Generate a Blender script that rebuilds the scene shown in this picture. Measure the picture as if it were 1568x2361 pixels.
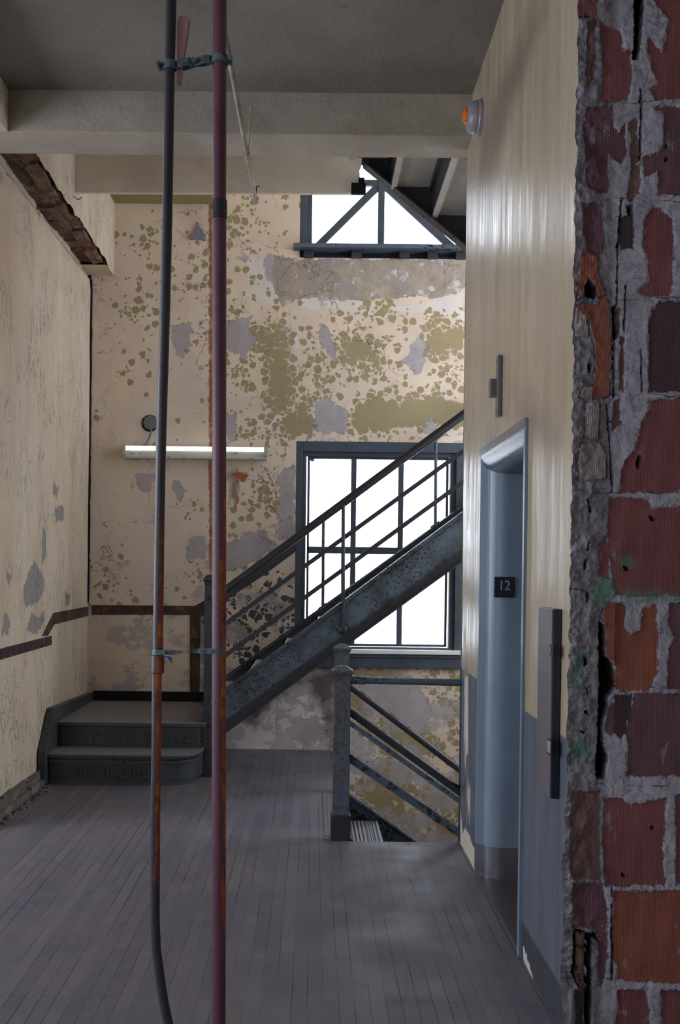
import bpy, bmesh, math, random
import numpy as np
from mathutils import Vector, Matrix
random.seed(7)
SC = bpy.context.scene
COL = SC.collection
for o in list(bpy.data.objects): bpy.data.objects.remove(o)

# ------------------------------------------------------------------ camera
F = 2295.; CX, CY = 712.6, 1326.8; PI_, RO, YW = 6.757e-3, 1.190e-2, 3.402e-3; EYE = 1.5
def _mm(a, b): return [[sum(a[i][k]*b[k][j] for k in range(3)) for j in range(3)] for i in range(3)]
cp, sp, cr, sr, cy_, sy_ = math.cos(PI_), math.sin(PI_), math.cos(RO), math.sin(RO), math.cos(YW), math.sin(YW)
RM = _mm([[cr,-sr,0],[sr,cr,0],[0,0,1]], _mm([[1,0,0],[0,cp,-sp],[0,sp,cp]], [[cy_,0,sy_],[0,1,0],[-sy_,0,cy_]]))
def at(x, y, X=None, Y=None, Z=None):
    """point of the place seen at photo position x,y on the plane X=, Y= or Z="""
    c = ((x-CX)/F, (y-CY)/F, 1.)
    w = [sum(RM[k][i]*c[k] for k in range(3)) for i in range(3)]
    r = (w[0], w[2], -w[1])
    t = X/r[0] if X is not None else Y/r[1] if Y is not None else (Z-EYE)/r[2]
    return (r[0]*t, r[1]*t, EYE+r[2]*t)
cd = bpy.data.cameras.new('camera'); cam = bpy.data.objects.new('camera', cd); COL.objects.link(cam)
cd.sensor_fit = 'VERTICAL'; cd.sensor_height = 36; cd.sensor_width = 24; cd.lens = F/2361*36
cd.shift_x = (784-CX)/2361; cd.shift_y = (CY-1180.5)/2361; cd.clip_start = .05
rows = [Vector((RM[i][0], RM[i][2], -RM[i][1])) for i in range(3)]
cm = Matrix((rows[0], -rows[1], -rows[2])).transposed().to_4x4(); cm.translation = (0, 0, EYE)
cam.matrix_world = cm
SC.camera = cam

# ------------------------------------------------------------------ light
SKY = 9.8
w = bpy.data.worlds.new('sky'); SC.world = w; w.use_nodes = True
bg = w.node_tree.nodes['Background']; bg.inputs[0].default_value = (.86, .91, 1.03, 1); bg.inputs[1].default_value = SKY
SC.view_settings.view_transform = 'Standard'; SC.view_settings.look = 'None'
SC.view_settings.exposure = -0.35; SC.view_settings.gamma = 1.0; SC.view_settings.use_curve_mapping = False
def portal(name, loc, rot, sx, sy):
    l = bpy.data.lights.new(name, 'AREA'); l.shape = 'RECTANGLE'; l.size = sx; l.size_y = sy
    o = bpy.data.objects.new(name, l); COL.objects.link(o); o.location = loc; o.rotation_euler = rot
    l.cycles.is_portal = True
    return o
R90 = math.pi/2
YB = 8.24; XL = -1.86; XR = .83; YT = 3.19; XU = -1.67
portal('daylight_lower_window', (.55, YB+.34, 1.7), (-R90, 0, 0), 1.5, 1.9)
portal('daylight_upper_window', (.55, YB+.34, 5.1), (-R90, 0, 0), 1.5, 2.0)
portal('added_stair_window_light', (3.35, 6.65, 3.15), (0, R90, 0), 3.5, 2.1)  # unseen window, added and widened to brighten slab edge and stair underside
SIDE_WIN = [(2.7, 5.2, .7, 3.4), (-.2, 1.9, .9, 3.2)]  # unseen side windows, sized for the daylight they let in
for i, (a, b, c, d) in enumerate(SIDE_WIN):
    portal('daylight_side_window', (-5.3, (a+b)/2, (c+d)/2), (0, -R90, 0), d-c, b-a)
ADDED_REAR_WIN = [(-3.6, -2.2, 1.0, 2.6)]  # unseen window, added for ambient light on the tile wall
for a, b, c, d in ADDED_REAR_WIN:
    portal('added_rear_window_light', ((a+b)/2, -3.3, (c+d)/2), (R90, 0, 0), b-a, d-c)

# ------------------------------------------------------------------ node helper
class NT:
    def __init__(s, name):
        s.m = bpy.data.materials.new(name); s.m.use_nodes = True; s.t = s.m.node_tree
        s.b = s.t.nodes['Principled BSDF']; s.out = s.t.nodes['Material Output']
    def lk(s, v, sock):
        if isinstance(v, bpy.types.NodeSocket): s.t.links.new(v, sock)
        elif v is not None:
            if hasattr(sock.default_value, '__len__') and not hasattr(v, '__len__'): v = [v]*len(sock.default_value)
            if hasattr(v, '__len__') and len(v) == 3 and len(sock.default_value) == 4: v = (*v, 1)
            sock.default_value = v
    def coord(s, scale=(1,1,1), rot=(0,0,0)):
        g = s.t.nodes.new('ShaderNodeNewGeometry')
        mp = s.t.nodes.new('ShaderNodeMapping'); mp.inputs['Scale'].default_value = scale; mp.inputs['Rotation'].default_value = rot
        s.t.links.new(g.outputs['Position'], mp.inputs['Vector']); return mp.outputs[0]
    def pos(s):
        g = s.t.nodes.new('ShaderNodeNewGeometry'); x = s.t.nodes.new('ShaderNodeSeparateXYZ')
        s.t.links.new(g.outputs['Position'], x.inputs[0]); return x.outputs
    def noise(s, scale=5, detail=6, rough=.6, vec=None, dist=0, col=False):
        n = s.t.nodes.new('ShaderNodeTexNoise'); n.inputs['Scale'].default_value = scale; n.inputs['Detail'].default_value = detail
        n.inputs['Roughness'].default_value = rough; n.inputs['Distortion'].default_value = dist
        s.t.links.new(vec or s.coord(), n.inputs['Vector']); return n.outputs['Color' if col else 'Fac']
    def voro(s, scale, feature='F1', vec=None, out='Distance', rnd=1):
        n = s.t.nodes.new('ShaderNodeTexVoronoi'); n.feature = feature; n.inputs['Scale'].default_value = scale
        n.inputs['Randomness'].default_value = rnd
        s.t.links.new(vec or s.coord(), n.inputs['Vector']); return n.outputs[out]
    def math(s, op, a, b=None, c=None, clamp=False):
        n = s.t.nodes.new('ShaderNodeMath'); n.operation = op; n.use_clamp = clamp
        s.lk(a, n.inputs[0]); s.lk(b, n.inputs[1]); s.lk(c, n.inputs[2]); return n.outputs[0]
    def vadd(s, a, b):
        n = s.t.nodes.new('ShaderNodeVectorMath'); n.operation = 'ADD'; s.lk(a, n.inputs[0]); s.lk(b, n.inputs[1]); return n.outputs[0]
    def vmul(s, a, b):
        n = s.t.nodes.new('ShaderNodeVectorMath'); n.operation = 'MULTIPLY'; s.lk(a, n.inputs[0]); s.lk(b, n.inputs[1]); return n.outputs[0]
    def rng(s, v, a, b, c=0., d=1.):
        n = s.t.nodes.new('ShaderNodeMapRange'); s.lk(v, n.inputs[0])
        for i, q in enumerate((a, b, c, d)): s.lk(q, n.inputs[i+1])
        return n.outputs[0]
    def mix(s, f, a, b):
        n = s.t.nodes.new('ShaderNodeMix'); n.data_type = 'RGBA'; n.clamp_factor = True
        s.lk(f, n.inputs[0]); s.lk(a, n.inputs[6]); s.lk(b, n.inputs[7]); return n.outputs[2]
    def attr(s, name, col=False):
        n = s.t.nodes.new('ShaderNodeAttribute'); n.attribute_name = name; return n.outputs['Color' if col else 'Fac']
    def fin(s, col, rough=.7, bump=None, dist=.01, metal=0, spec=None, strength=1):
        s.lk(col, s.b.inputs['Base Color']); s.lk(rough, s.b.inputs['Roughness']); s.lk(metal, s.b.inputs['Metallic'])
        if spec is not None: s.lk(spec, s.b.inputs['Specular IOR Level'])
        if bump is not None:
            n = s.t.nodes.new('ShaderNodeBump'); n.inputs['Distance'].default_value = dist; n.inputs['Strength'].default_value = strength
            s.lk(bump, n.inputs['Height']); s.t.links.new(n.outputs[0], s.b.inputs['Normal'])
        return s.m
def srgb(r, g, b):
    f = lambda c: (c/255/12.92) if c/255 <= .04045 else ((c/255+.055)/1.055)**2.4
    return (f(r), f(g), f(b))

# ------------------------------------------------------------------ mesh helpers
def box(bm, x0, x1, y0, y1, z0, z1):
    v = [bm.verts.new(p) for p in ((x0,y0,z0),(x1,y0,z0),(x1,y1,z0),(x0,y1,z0),(x0,y0,z1),(x1,y0,z1),(x1,y1,z1),(x0,y1,z1))]
    for f in ((0,3,2,1),(4,5,6,7),(0,1,5,4),(1,2,6,5),(2,3,7,6),(3,0,4,7)): bm.faces.new([v[i] for i in f])
    return v
def prism(bm, pts, axis, a, b):
    """extrude a closed 2-D outline along axis from a to b; pts are (X,Z) for axis y, (Y,Z) for x, (X,Y) for z"""
    def P(p, t): return (p[0], t, p[1]) if axis == 'y' else (t, p[0], p[1]) if axis == 'x' else (p[0], p[1], t)
    A = [bm.verts.new(P(p, a)) for p in pts]; B = [bm.verts.new(P(p, b)) for p in pts]
    n = len(pts)
    try: bm.faces.new(A); bm.faces.new(B[::-1])
    except ValueError: pass
    for i in range(n): bm.faces.new((A[i], B[i], B[(i+1) % n], A[(i+1) % n]))
def tube(bm, pts, rad, seg=16, cap=True):
    pts = [Vector(p) for p in pts]; n = len(pts)
    rads = rad if hasattr(rad, '__len__') else [rad]*n
    rings = []; up = None
    for i, p in enumerate(pts):
        d = (pts[min(i+1, n-1)]-pts[max(i-1, 0)]).normalized()
        if up is None:
            up = Vector((0,0,1)) if abs(d.z) < .9 else Vector((1,0,0))
        s_ = d.cross(up).normalized(); up = s_.cross(d).normalized()
        rings.append([bm.verts.new(p+(s_*math.cos(a)+up*math.sin(a))*rads[i]) for a in [2*math.pi*k/seg for k in range(seg)]])
    for a, b in zip(rings, rings[1:]):
        for k in range(seg): bm.faces.new((a[k], a[(k+1) % seg], b[(k+1) % seg], b[k]))
    if cap: bm.faces.new(rings[0][::-1]); bm.faces.new(rings[-1])
def bar(bm, p, q, wy, h):
    """flat bar between two points, wy thick along Y, h tall"""
    (x0,y0,z0),(x1,y1,z1) = p, q
    v = []
    for (x, y, z) in (p, q):
        for dy, dz in ((-wy/2,-h/2),(wy/2,-h/2),(wy/2,h/2),(-wy/2,h/2)): v.append(bm.verts.new((x, y+dy, z+dz)))
    for f in ((0,3,2,1),(4,5,6,7),(0,1,5,4),(1,2,6,5),(2,3,7,6),(3,0,4,7)): bm.faces.new([v[i] for i in f])
def lathe(bm, prof, c, seg=24, axis='z'):
    """prof: (radius, height) pairs"""
    rings = []
    for r, h in prof:
        ring = []
        for k in range(seg):
            a = 2*math.pi*k/seg; u, v_ = r*math.cos(a), r*math.sin(a)
            p = (u, v_, h) if axis == 'z' else (-h, u, v_) if axis == 'x' else (u, h, v_)
            ring.append(bm.verts.new((c[0]+p[0], c[1]+p[1], c[2]+p[2])))
        rings.append(ring)
    for a, b in zip(rings, rings[1:]):
        for k in range(seg): bm.faces.new((a[k], a[(k+1) % seg], b[(k+1) % seg], b[k]))
    bm.faces.new(rings[0][::-1]); bm.faces.new(rings[-1])
def B(fn, *a, **k):
    bm = bmesh.new(); fn(bm, *a, **k); return bm
def obj(name, bm, mat, parent=None, bevel=0, smooth=False, seg=2):
    bmesh.ops.recalc_face_normals(bm, faces=bm.faces)
    if bevel: bmesh.ops.bevel(bm, geom=list(bm.edges), offset=bevel, segments=seg, affect='EDGES', profile=.6, clamp_overlap=True)
    me = bpy.data.meshes.new(name); bm.to_mesh(me); bm.free()
    o = bpy.data.objects.new(name, me); COL.objects.link(o)
    me.materials.append(mat)
    if smooth:
        for p in me.polygons: p.use_smooth = True
        me.set_sharp_from_angle(angle=math.radians(40))
    if parent:
        o.parent = parent; o.matrix_parent_inverse = Matrix.Translation(parent.location).inverted() if parent.type == 'EMPTY' or True else Matrix()
    return o
def wpos(o):
    p = Vector((0,0,0))
    return p
def thing(name, label, cat, loc=(0,0,0), group=None, kind=None):
    o = bpy.data.objects.new(name, None); COL.objects.link(o); o.location = loc; o.empty_display_size = .1
    o['label'] = label; o['category'] = cat
    if group: o['group'] = group
    if kind: o['kind'] = kind
    return o
def sub(name, bm, mat, parent, root, **k):
    """sub-part: child of a part whose own origin is the world origin"""
    o = obj(name, bm, mat, None, **k); o.parent = parent; o.matrix_parent_inverse = Matrix.Translation(root.location).inverted() @ Matrix.Translation(root.location)
    return o
def tag(o, label, cat, group=None, kind=None):
    o['label'] = label; o['category'] = cat
    if group: o['group'] = group
    if kind: o['kind'] = kind
    return o
def struct(name, bm, mat, label=None, cat=None, **k):
    o = obj(name, bm, mat, **k); o['kind'] = 'structure'
    if label: o['label'] = label; o['category'] = cat
    return o

# ---- value noise in numpy, used to break up edges of real relief
_rng = np.random.RandomState(3); _T = _rng.rand(256, 256)
def vn(u, v):
    iu = np.floor(u).astype(int); iv = np.floor(v).astype(int); fu = u-iu; fv = v-iv
    fu = fu*fu*(3-2*fu); fv = fv*fv*(3-2*fv)
    g = lambda a, b: _T[a % 256, b % 256]
    return (g(iu,iv)*(1-fu)*(1-fv)+g(iu+1,iv)*fu*(1-fv)+g(iu,iv+1)*(1-fu)*fv+g(iu+1,iv+1)*fu*fv)
def fbm(u, v, o=4):
    s_ = 0; a = .5; t = 0
    for i in range(o): s_ = s_+a*vn(u*2**i+17*i, v*2**i+31*i); t += a; a *= .5
    return s_/t
def sdist(U, V, poly, pad=.12):
    """signed distance (inside positive), -pad far away"""
    P = np.array(poly); out = np.full(U.shape, -pad)
    m = (U > P[:,0].min()-pad) & (U < P[:,0].max()+pad) & (V > P[:,1].min()-pad) & (V < P[:,1].max()+pad)
    u = U[m]; v = V[m]; d = np.full(u.shape, 1e9); ins = np.zeros(u.shape, bool)
    n = len(P)
    for i in range(n):
        a = P[i]; b = P[(i+1) % n]; e = b-a; L = (e*e).sum()+1e-12
        t = np.clip(((u-a[0])*e[0]+(v-a[1])*e[1])/L, 0, 1)
        d = np.minimum(d, np.hypot(u-a[0]-t*e[0], v-a[1]-t*e[1]))
        if a[1] != b[1]:
            c = ((a[1] > v) != (b[1] > v)) & (u < (b[0]-a[0])*(v-a[1])/(b[1]-a[1])+a[0]); ins ^= c
    out[m] = np.where(ins, d, -np.minimum(d, pad)); return out
def grid_wall(name, us, vs, place, mat, fields, holes=(), relief=None, extra=None):
    us = np.array(us); vs = np.array(vs); nu, nv = len(us), len(vs)
    U, V = np.meshgrid(us, vs, indexing='ij'); U = U.ravel(); V = V.ravel()
    H = relief(U, V) if relief is not None else np.zeros(U.shape)
    co = place(U, V, H)
    uc = (us[1:]+us[:-1])/2; vc = (vs[1:]+vs[:-1])/2
    I, J = np.meshgrid(np.arange(nu-1), np.arange(nv-1), indexing='ij')
    keep = np.ones(I.shape, bool)
    for (a, b, c, d) in holes:
        keep &= ~((uc[I] > a) & (uc[I] < b) & (vc[J] > c) & (vc[J] < d))
    I = I[keep]; J = J[keep]
    q = np.stack([I*nv+J, (I+1)*nv+J, (I+1)*nv+J+1, I*nv+J+1], 1)
    n0 = len(co); xv, xf = extra if extra else ([], [])
    co = np.concatenate([co, np.array(xv).reshape(-1, 3)]) if xv else co
    me = bpy.data.meshes.new(name)
    F_ = q.tolist()+[[i+n0 for i in f] for f in xf]
    me.vertices.add(len(co)); me.vertices.foreach_set('co', co.astype(np.float32).ravel())
    me.loops.add(4*len(F_)); me.loops.foreach_set('vertex_index', np.array(F_, np.int32).ravel())
    me.polygons.add(len(F_)); me.polygons.foreach_set('loop_start', np.arange(0, 4*len(F_), 4, dtype=np.int32))
    me.polygons.foreach_set('loop_total', np.full(len(F_), 4, np.int32))
    me.update(calc_edges=True); me.validate()
    for k, fn in fields.items():
        val = fn(U, V)
        if val.ndim == 1:
            a = me.attributes.new(k, 'FLOAT', 'POINT'); d = np.full(len(co), -.2 if k[0] == 'd' else 0., np.float32); d[:n0] = val
            a.data.foreach_set('value', d)
        else:
            a = me.attributes.new(k, 'FLOAT_COLOR', 'POINT'); d = np.ones((len(co), 4), np.float32); d[:n0, :3] = val
            a.data.foreach_set('color', d.ravel())
    me.materials.append(mat)
    o = bpy.data.objects.new(name, me); COL.objects.link(o); o['kind'] = 'structure'
    return o
def lin(a, b, step, snap=()):
    pts = sorted(set([round(x, 5) for x in np.linspace(a, b, max(2, int((b-a)/step)+1))]+[round(s_, 5) for s_ in snap]))
    return pts
def wall_boxes(bm, axis, t0, t1, u0, u1, v0, v1, holes=()):
    """a thick wall with rectangular holes, cut into boxes"""
    us = sorted({u0, u1, *[h[0] for h in holes], *[h[1] for h in holes]}); vs = sorted({v0, v1, *[h[2] for h in holes], *[h[3] for h in holes]})
    for a, b in zip(us, us[1:]):
        for c, d in zip(vs, vs[1:]):
            mu, mv = (a+b)/2, (c+d)/2
            if any(h[0] < mu < h[1] and h[2] < mv < h[3] for h in holes): continue
            if axis == 'x': box(bm, t0, t1, a, b, c, d)
            else: box(bm, a, b, t0, t1, c, d)

# ------------------------------------------------------------------ materials
def mat_plaster_plain(name, base, dark, scale=1.5, bump=.004, stain=None):
    n = NT(name)
    a = n.noise(scale, 8, .65); c = n.mix(n.rng(a, .35, .7), base, dark)
    f = n.noise(90, 3, .5); c = n.mix(n.rng(f, .62, .75, 0, .35), c, tuple(x*.6 for x in dark))
    if stain:
        s1 = n.noise(1.1, 7, .7, vec=n.coord((1, .5, 1)), dist=.6); c = n.mix(n.rng(s1, .56, .70, 0, .75), c, stain); s2 = n.noise(7, 8, .75, vec=n.coord((.6,1,1.4))); c = n.mix(n.rng(s2, .60, .66, 0, .45), c, tuple(x*.8 for x in dark))
    return n.fin(c, .85, n.math('ADD', n.noise(45, 4, .6), n.math('MULTIPLY', n.noise(4, 3, .5), 2.)), bump)
M_ceil = mat_plaster_plain('ceiling_plaster', srgb(128,122,113), srgb(106,99,90), 1.6, .004, srgb(108,86,66))
M_beam = mat_plaster_plain('beam_plaster', srgb(164,154,142), srgb(138,128,116), 2.2, .003, srgb(142,120,96))
M_slab = mat_plaster_plain('slab_plaster', srgb(238,228,212), srgb(220,206,188), 2.2, .003, srgb(206,184,158))
M_dull = mat_plaster_plain('dull_plaster', srgb(205,195,178), srgb(180,168,150))
M_olive = mat_plaster_plain('olive_plaster', srgb(150,138,90), srgb(120,108,66))

def mat_back():
    n = NT('peeling_wall_paint')
    wob = n.vmul(n.vadd(n.noise(22, 4, .65, col=True), (-.5,-.5,-.5)), (.055,.055,.055))
    v = n.vadd(n.coord(), wob)
    b1 = n.noise(2.2, 8, .7); base = n.mix(n.rng(b1, .35, .68), srgb(226,208,184), srgb(206,188,170))
    b2 = n.noise(1.0, 5, .6, vec=n.coord((1,1,.7))); base = n.mix(n.rng(b2, .5, .7, 0, .6), base, srgb(206,192,182))
    b3 = n.noise(3.1, 5, .7, dist=.5); base = n.mix(n.rng(b3, .62, .7, 0, .5), base, srgb(208,172,132))
    # flakes
    dens = n.attr('flake'); jit = n.noise(4.5, 4, .6)
    dd = n.math('ADD', dens, n.math('MULTIPLY', n.math('SUBTRACT', jit, .5), n.math('MINIMUM', n.math('MULTIPLY', dens, 2.2), .9)))
    dd = n.math('ADD', dd, n.rng(n.attr('dsolid'), -.11, .02, 0, .9))
    def flk(sc, off):
        vv = n.vadd(v, off)
        rn = n.t.nodes.new('ShaderNodeSeparateColor'); n.t.links.new(n.voro(sc, vec=vv, out='Color'), rn.inputs[0])
        e = n.voro(sc, 'DISTANCE_TO_EDGE', vec=vv); f1 = n.voro(sc, 'F1', vec=vv)
        on = n.math('LESS_THAN', rn.outputs[0], dd)
        rad = n.math('ADD', n.rng(rn.outputs[1], 0, 1, .22, .5), n.math('MULTIPLY', dd, .16))
        return n.math('MULTIPLY', on, n.math('MULTIPLY', n.math('LESS_THAN', f1, rad), n.math('GREATER_THAN', e, .05)))
    fl = n.math('MAXIMUM', flk(15, (0,0,0)), n.math('MULTIPLY', flk(27, (3.1,.7,5.2)), n.math('GREATER_THAN', n.noise(3.3, 3), .47)))
    solid = n.rng(n.math('ADD', n.attr('dsolid'), n.math('MULTIPLY', n.math('SUBTRACT', n.noise(12, 7, .72), .5), .26)), .012, .014)
    fl = n.math('MAXIMUM', fl, solid)
    ol = n.mix(n.noise(5, 4, .6), srgb(164,150,114), srgb(146,132,98))
    slate = n.mix(n.noise(9, 4, .6), srgb(58,64,70), srgb(84,88,88))
    ol = n.mix(n.rng(n.attr('dblue'), -.01, .03), ol, slate)
    def ragged(a, amp, sc=10):
        return n.rng(n.math('ADD', n.attr(a), n.math('MULTIPLY', n.math('SUBTRACT', n.noise(sc, 7, .68), .5), amp)), 0, .003)
    c = base
    wp = n.rng(n.noise(3.4, 8, .72, vec=n.vadd(n.coord(), (4,2,7))), .585, .595, 0, .55); c = n.mix(wp, c, srgb(206,198,192)); base = c
    # hairline cracks
    ck = n.voro(2.4, 'DISTANCE_TO_EDGE', vec=n.vadd(n.coord(), n.vmul(n.noise(5, 6, .6, col=True), (.35,.35,.35))))
    ckm = n.math('MULTIPLY', n.rng(ck, .0, .009, 1, 0), n.rng(n.noise(1.7, 2), .45, .6)); 
    whit = ragged('dwhite', .12); c = n.mix(whit, c, n.mix(n.noise(7,5), srgb(226,216,204), srgb(202,194,190)))
    c = n.mix(fl, c, ol)
    grey = ragged('dgrey', .19, 12); gcol = n.mix(n.rng(n.noise(5, 6, .7), .3, .7), srgb(182,174,172), srgb(156,150,152)); c = n.mix(grey, c, gcol)
    rg = n.rng(n.math('ADD', n.noise(2.6, 7, .7, vec=n.coord((1,1,1.3))), n.math('MULTIPLY', n.attr('greyness'), .22)), .66, .675, 0, .8); c = n.mix(rg, c, gcol)
    con = ragged('dcon', .15, 11); ccol = n.mix(n.rng(n.noise(6, 9, .8), .3, .7), srgb(186,172,152), srgb(140,128,118)); ccol = n.mix(n.rng(n.noise(4.5, 8, .7), .52, .54, 0, .7), ccol, srgb(150,144,142)); ccol = n.mix(n.rng(n.noise(8, 7, .72), .58, .6), ccol, srgb(206,198,190)); c = n.mix(con, c, ccol)
    dk = n.rng(n.math('ADD', n.attr('ddark'), n.math('MULTIPLY', n.math('SUBTRACT', n.noise(6, 6, .7), .5), .35)), -.03, .08); c = n.mix(dk, c, n.mix(n.noise(14, 5, .7), srgb(72,68,64), srgb(112,104,94)))
    rs = n.math('MULTIPLY', n.rng(n.math('ADD', n.attr('drust'), n.math('MULTIPLY', n.math('SUBTRACT', n.noise(18, 6, .7), .5), .06)), -.008, .002), n.rng(n.noise(8, 5, .7, vec=n.coord((1,1,.5))), .3, .5)); c = n.mix(rs, c, n.mix(n.noise(20), srgb(128,82,44), srgb(164,104,58)))
    c = n.mix(ckm, c, srgb(110,98,88))
    hgt = n.math('SUBTRACT', 1., n.math('ADD', n.math('MULTIPLY', fl, .35), n.math('MAXIMUM', grey, con)))
    hgt = n.math('ADD', hgt, n.math('ADD', n.math('MULTIPLY', n.noise(60, 4), .12), n.math('MULTIPLY', ckm, -.6)))
    hgt = n.math('ADD', hgt, n.math('MULTIPLY', n.math('MULTIPLY', con, n.noise(14, 8, .8)), 1.2))
    return n.fin(c, .8, hgt, .005)
M_back = mat_back()

def mat_left():
    n = NT('scaling_cream_paint')
    v1 = n.noise(1.6, 7, .65, vec=n.coord((1,1,.35))); c = n.mix(n.rng(v1, .35, .68), srgb(212,200,178), srgb(194,172,146))
    v2 = n.noise(3.5, 6, .65, vec=n.coord((1,1,.25))); c = n.mix(n.rng(v2, .52, .72, 0, .6), c, srgb(188,178,168))
    # thin vertical curls of paint
    cu = n.noise(13, 5, .62, vec=n.coord((1,1.6,.38)), dist=.4)
    line = n.math('MULTIPLY', n.rng(n.math('ABSOLUTE', n.math('SUBTRACT', cu, .5)), 0, .012, 1, 0), n.rng(n.noise(2.6, 4, .6), .48, .6))
    c = n.mix(n.math('MULTIPLY', line, .8), c, srgb(110,104,98))
    gr = n.rng(n.math('ADD', n.attr('dgrey'), n.math('MULTIPLY', n.math('SUBTRACT', n.noise(20, 8, .75, vec=n.coord((1,1.3,.5))), .5), .17)), 0, .003)
    c = n.mix(gr, c, n.mix(n.noise(7, 4), srgb(150,146,142), srgb(132,130,130)))
    mn = n.rng(n.noise(5, 7, .72, vec=n.coord((1,1.5,.45))), .70, .705); c = n.mix(mn, c, srgb(168,160,154))
    dst = n.noise(26, 4, .6, vec=n.coord((1,1,.4))); c = n.mix(n.rng(dst, .62, .72, 0, .6), c, srgb(120,106,92)); c = n.mix(n.rng(n.noise(4, 7, .7, vec=n.coord((1,1,.3))), .55, .75, 0, .5), c, srgb(184,150,118))
    h = n.math('SUBTRACT', n.math('ADD', n.math('MULTIPLY', n.noise(6, 4, .6, vec=n.coord((1,1,.35))), 1.6), n.math('MULTIPLY', n.noise(50, 4), .2)), n.math('ADD', gr, line))
    return n.fin(c, .78, h, .006)
M_left = mat_left()

def mat_right():
    n = NT('glossy_two_tone_wall_paint')
    x, y, z = n.pos()
    st = n.noise(3.2, 7, .62, vec=n.coord((1,2.2,.25))); big = n.noise(1.3, 5, .6, vec=n.coord((1,1,.6)))
    yel = n.mix(n.rng(st, .35, .7), srgb(166,152,130), srgb(140,126,104))
    yel = n.mix(n.rng(big, .45, .7, 0, .55), yel, srgb(166,152,136))
    yel = n.mix(n.rng(n.noise(9, 6, .75, vec=n.coord((1,3,.12))), .60, .76, 0, .5), yel, srgb(206,194,178))
    sm = n.rng(n.math('ADD', n.attr('dsmudge'), n.math('MULTIPLY', n.math('SUBTRACT', n.noise(6, 4, .6), .5), .2)), -.07, .1, 0, .8)
    yel = n.mix(sm, yel, srgb(112,98,88))
    blu = n.mix(n.rng(n.noise(3.5, 7, .6, vec=n.coord((1,3,.3))), .3, .7), srgb(92,98,104), srgb(112,116,120))
    blu = n.mix(n.rng(n.attr('dbase'), -.002, .002), blu, srgb(66,68,74))
    f = n.rng(z, .9585, .9595); c = n.mix(f, n.vmul(blu, (.66,.70,.80)), yel)
    # worn vertical streaks
    sk = n.noise(34, 6, .75, vec=n.coord((1,1.6,.16)))
    wr = n.rng(n.math('ADD', n.math('MULTIPLY', n.attr('wear'), .34), sk), .72, .735)
    dkc = n.mix(f, srgb(178,172,168), srgb(116,100,78)); c = n.mix(wr, c, dkc)
    pl = n.rng(n.math('ADD', n.attr('dwhite'), n.math('MULTIPLY', n.math('SUBTRACT', n.noise(22, 6, .7, vec=n.coord((1,2,.5))), .5), .09)), 0, .002); c = n.mix(pl, c, n.mix(n.noise(12), srgb(196,186,174), srgb(170,160,150)))
    ro = n.rng(n.noise(7, 6, .7, vec=n.coord((1,3,.15))), .3, .7, .22, .5); ro = n.math('MAXIMUM', ro, n.math('MULTIPLY', n.math('MAXIMUM', wr, pl), .8))
    h = n.math('ADD', n.math('MULTIPLY', n.noise(3, 4, .5, vec=n.coord((1,1,.35))), 1.), n.math('ADD', n.math('MULTIPLY', n.noise(120, 3), .07), n.math('MULTIPLY', n.math('MAXIMUM', wr, pl), -.35)))
    return n.fin(c, ro, h, .006, spec=.9)
M_right = mat_right()

def mat_floor():
    n = NT('worn_strip_floor')
    t = n.t; br = t.nodes.new('ShaderNodeTexBrick'); mp = n.coord((1,1,1), (0,0,R90)); t.links.new(mp, br.inputs['Vector'])
    br.offset = .37; br.inputs['Scale'].default_value = 1; br.inputs['Brick Width'].default_value = 1.15; br.inputs['Row Height'].default_value = .0545
    br.inputs['Mortar Size'].default_value = .0017; br.inputs['Mortar Smooth'].default_value = .1; br.inputs['Bias'].default_value = 0
    br.inputs['Color1'].default_value = (*srgb(106,103,110), 1); br.inputs['Color2'].default_value = (*srgb(90,88,98), 1); br.inputs['Mortar'].default_value = (*srgb(100,98,106), 1)
    c = br.outputs['Color']
    gap = n.math('MULTIPLY', br.outputs['Fac'], n.rng(n.noise(2.2, 4, .6, vec=n.coord((3,.6,1))), .42, .6, .12, 1))
    c = n.mix(n.rng(n.noise(1.4, 7, .6), .4, .65, 0, .7), c, srgb(108,100,100))
    c = n.mix(n.rng(n.noise(2.3, 6, .65, vec=n.coord((1.5,.8,1))), .5, .66, 0, .6), c, srgb(82,84,98))
    c = n.mix(n.rng(n.noise(30, 5, .7, vec=n.coord((1.6,.25,1))), .5, .8, 0, .25), c, srgb(70,66,66))
    c = n.mix(n.rng(n.noise(13, 7, .8), .72, .76, 0, .5), c, srgb(136,130,132))
    c = n.mix(n.rng(n.noise(19, 4, .6), .76, .78), c, srgb(40,36,36))
    c = n.mix(gap, c, srgb(36,33,36))
    ro = n.rng(n.noise(3, 6, .6), .3, .7, .42, .68)
    h = n.math('ADD', n.math('MULTIPLY', gap, -1.), n.math('MULTIPLY', n.noise(30, 4, .6, vec=n.coord((1.5,.3,1))), .25))
    return n.fin(c, ro, h, .002, spec=.4)
M_floor = mat_floor()

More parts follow.
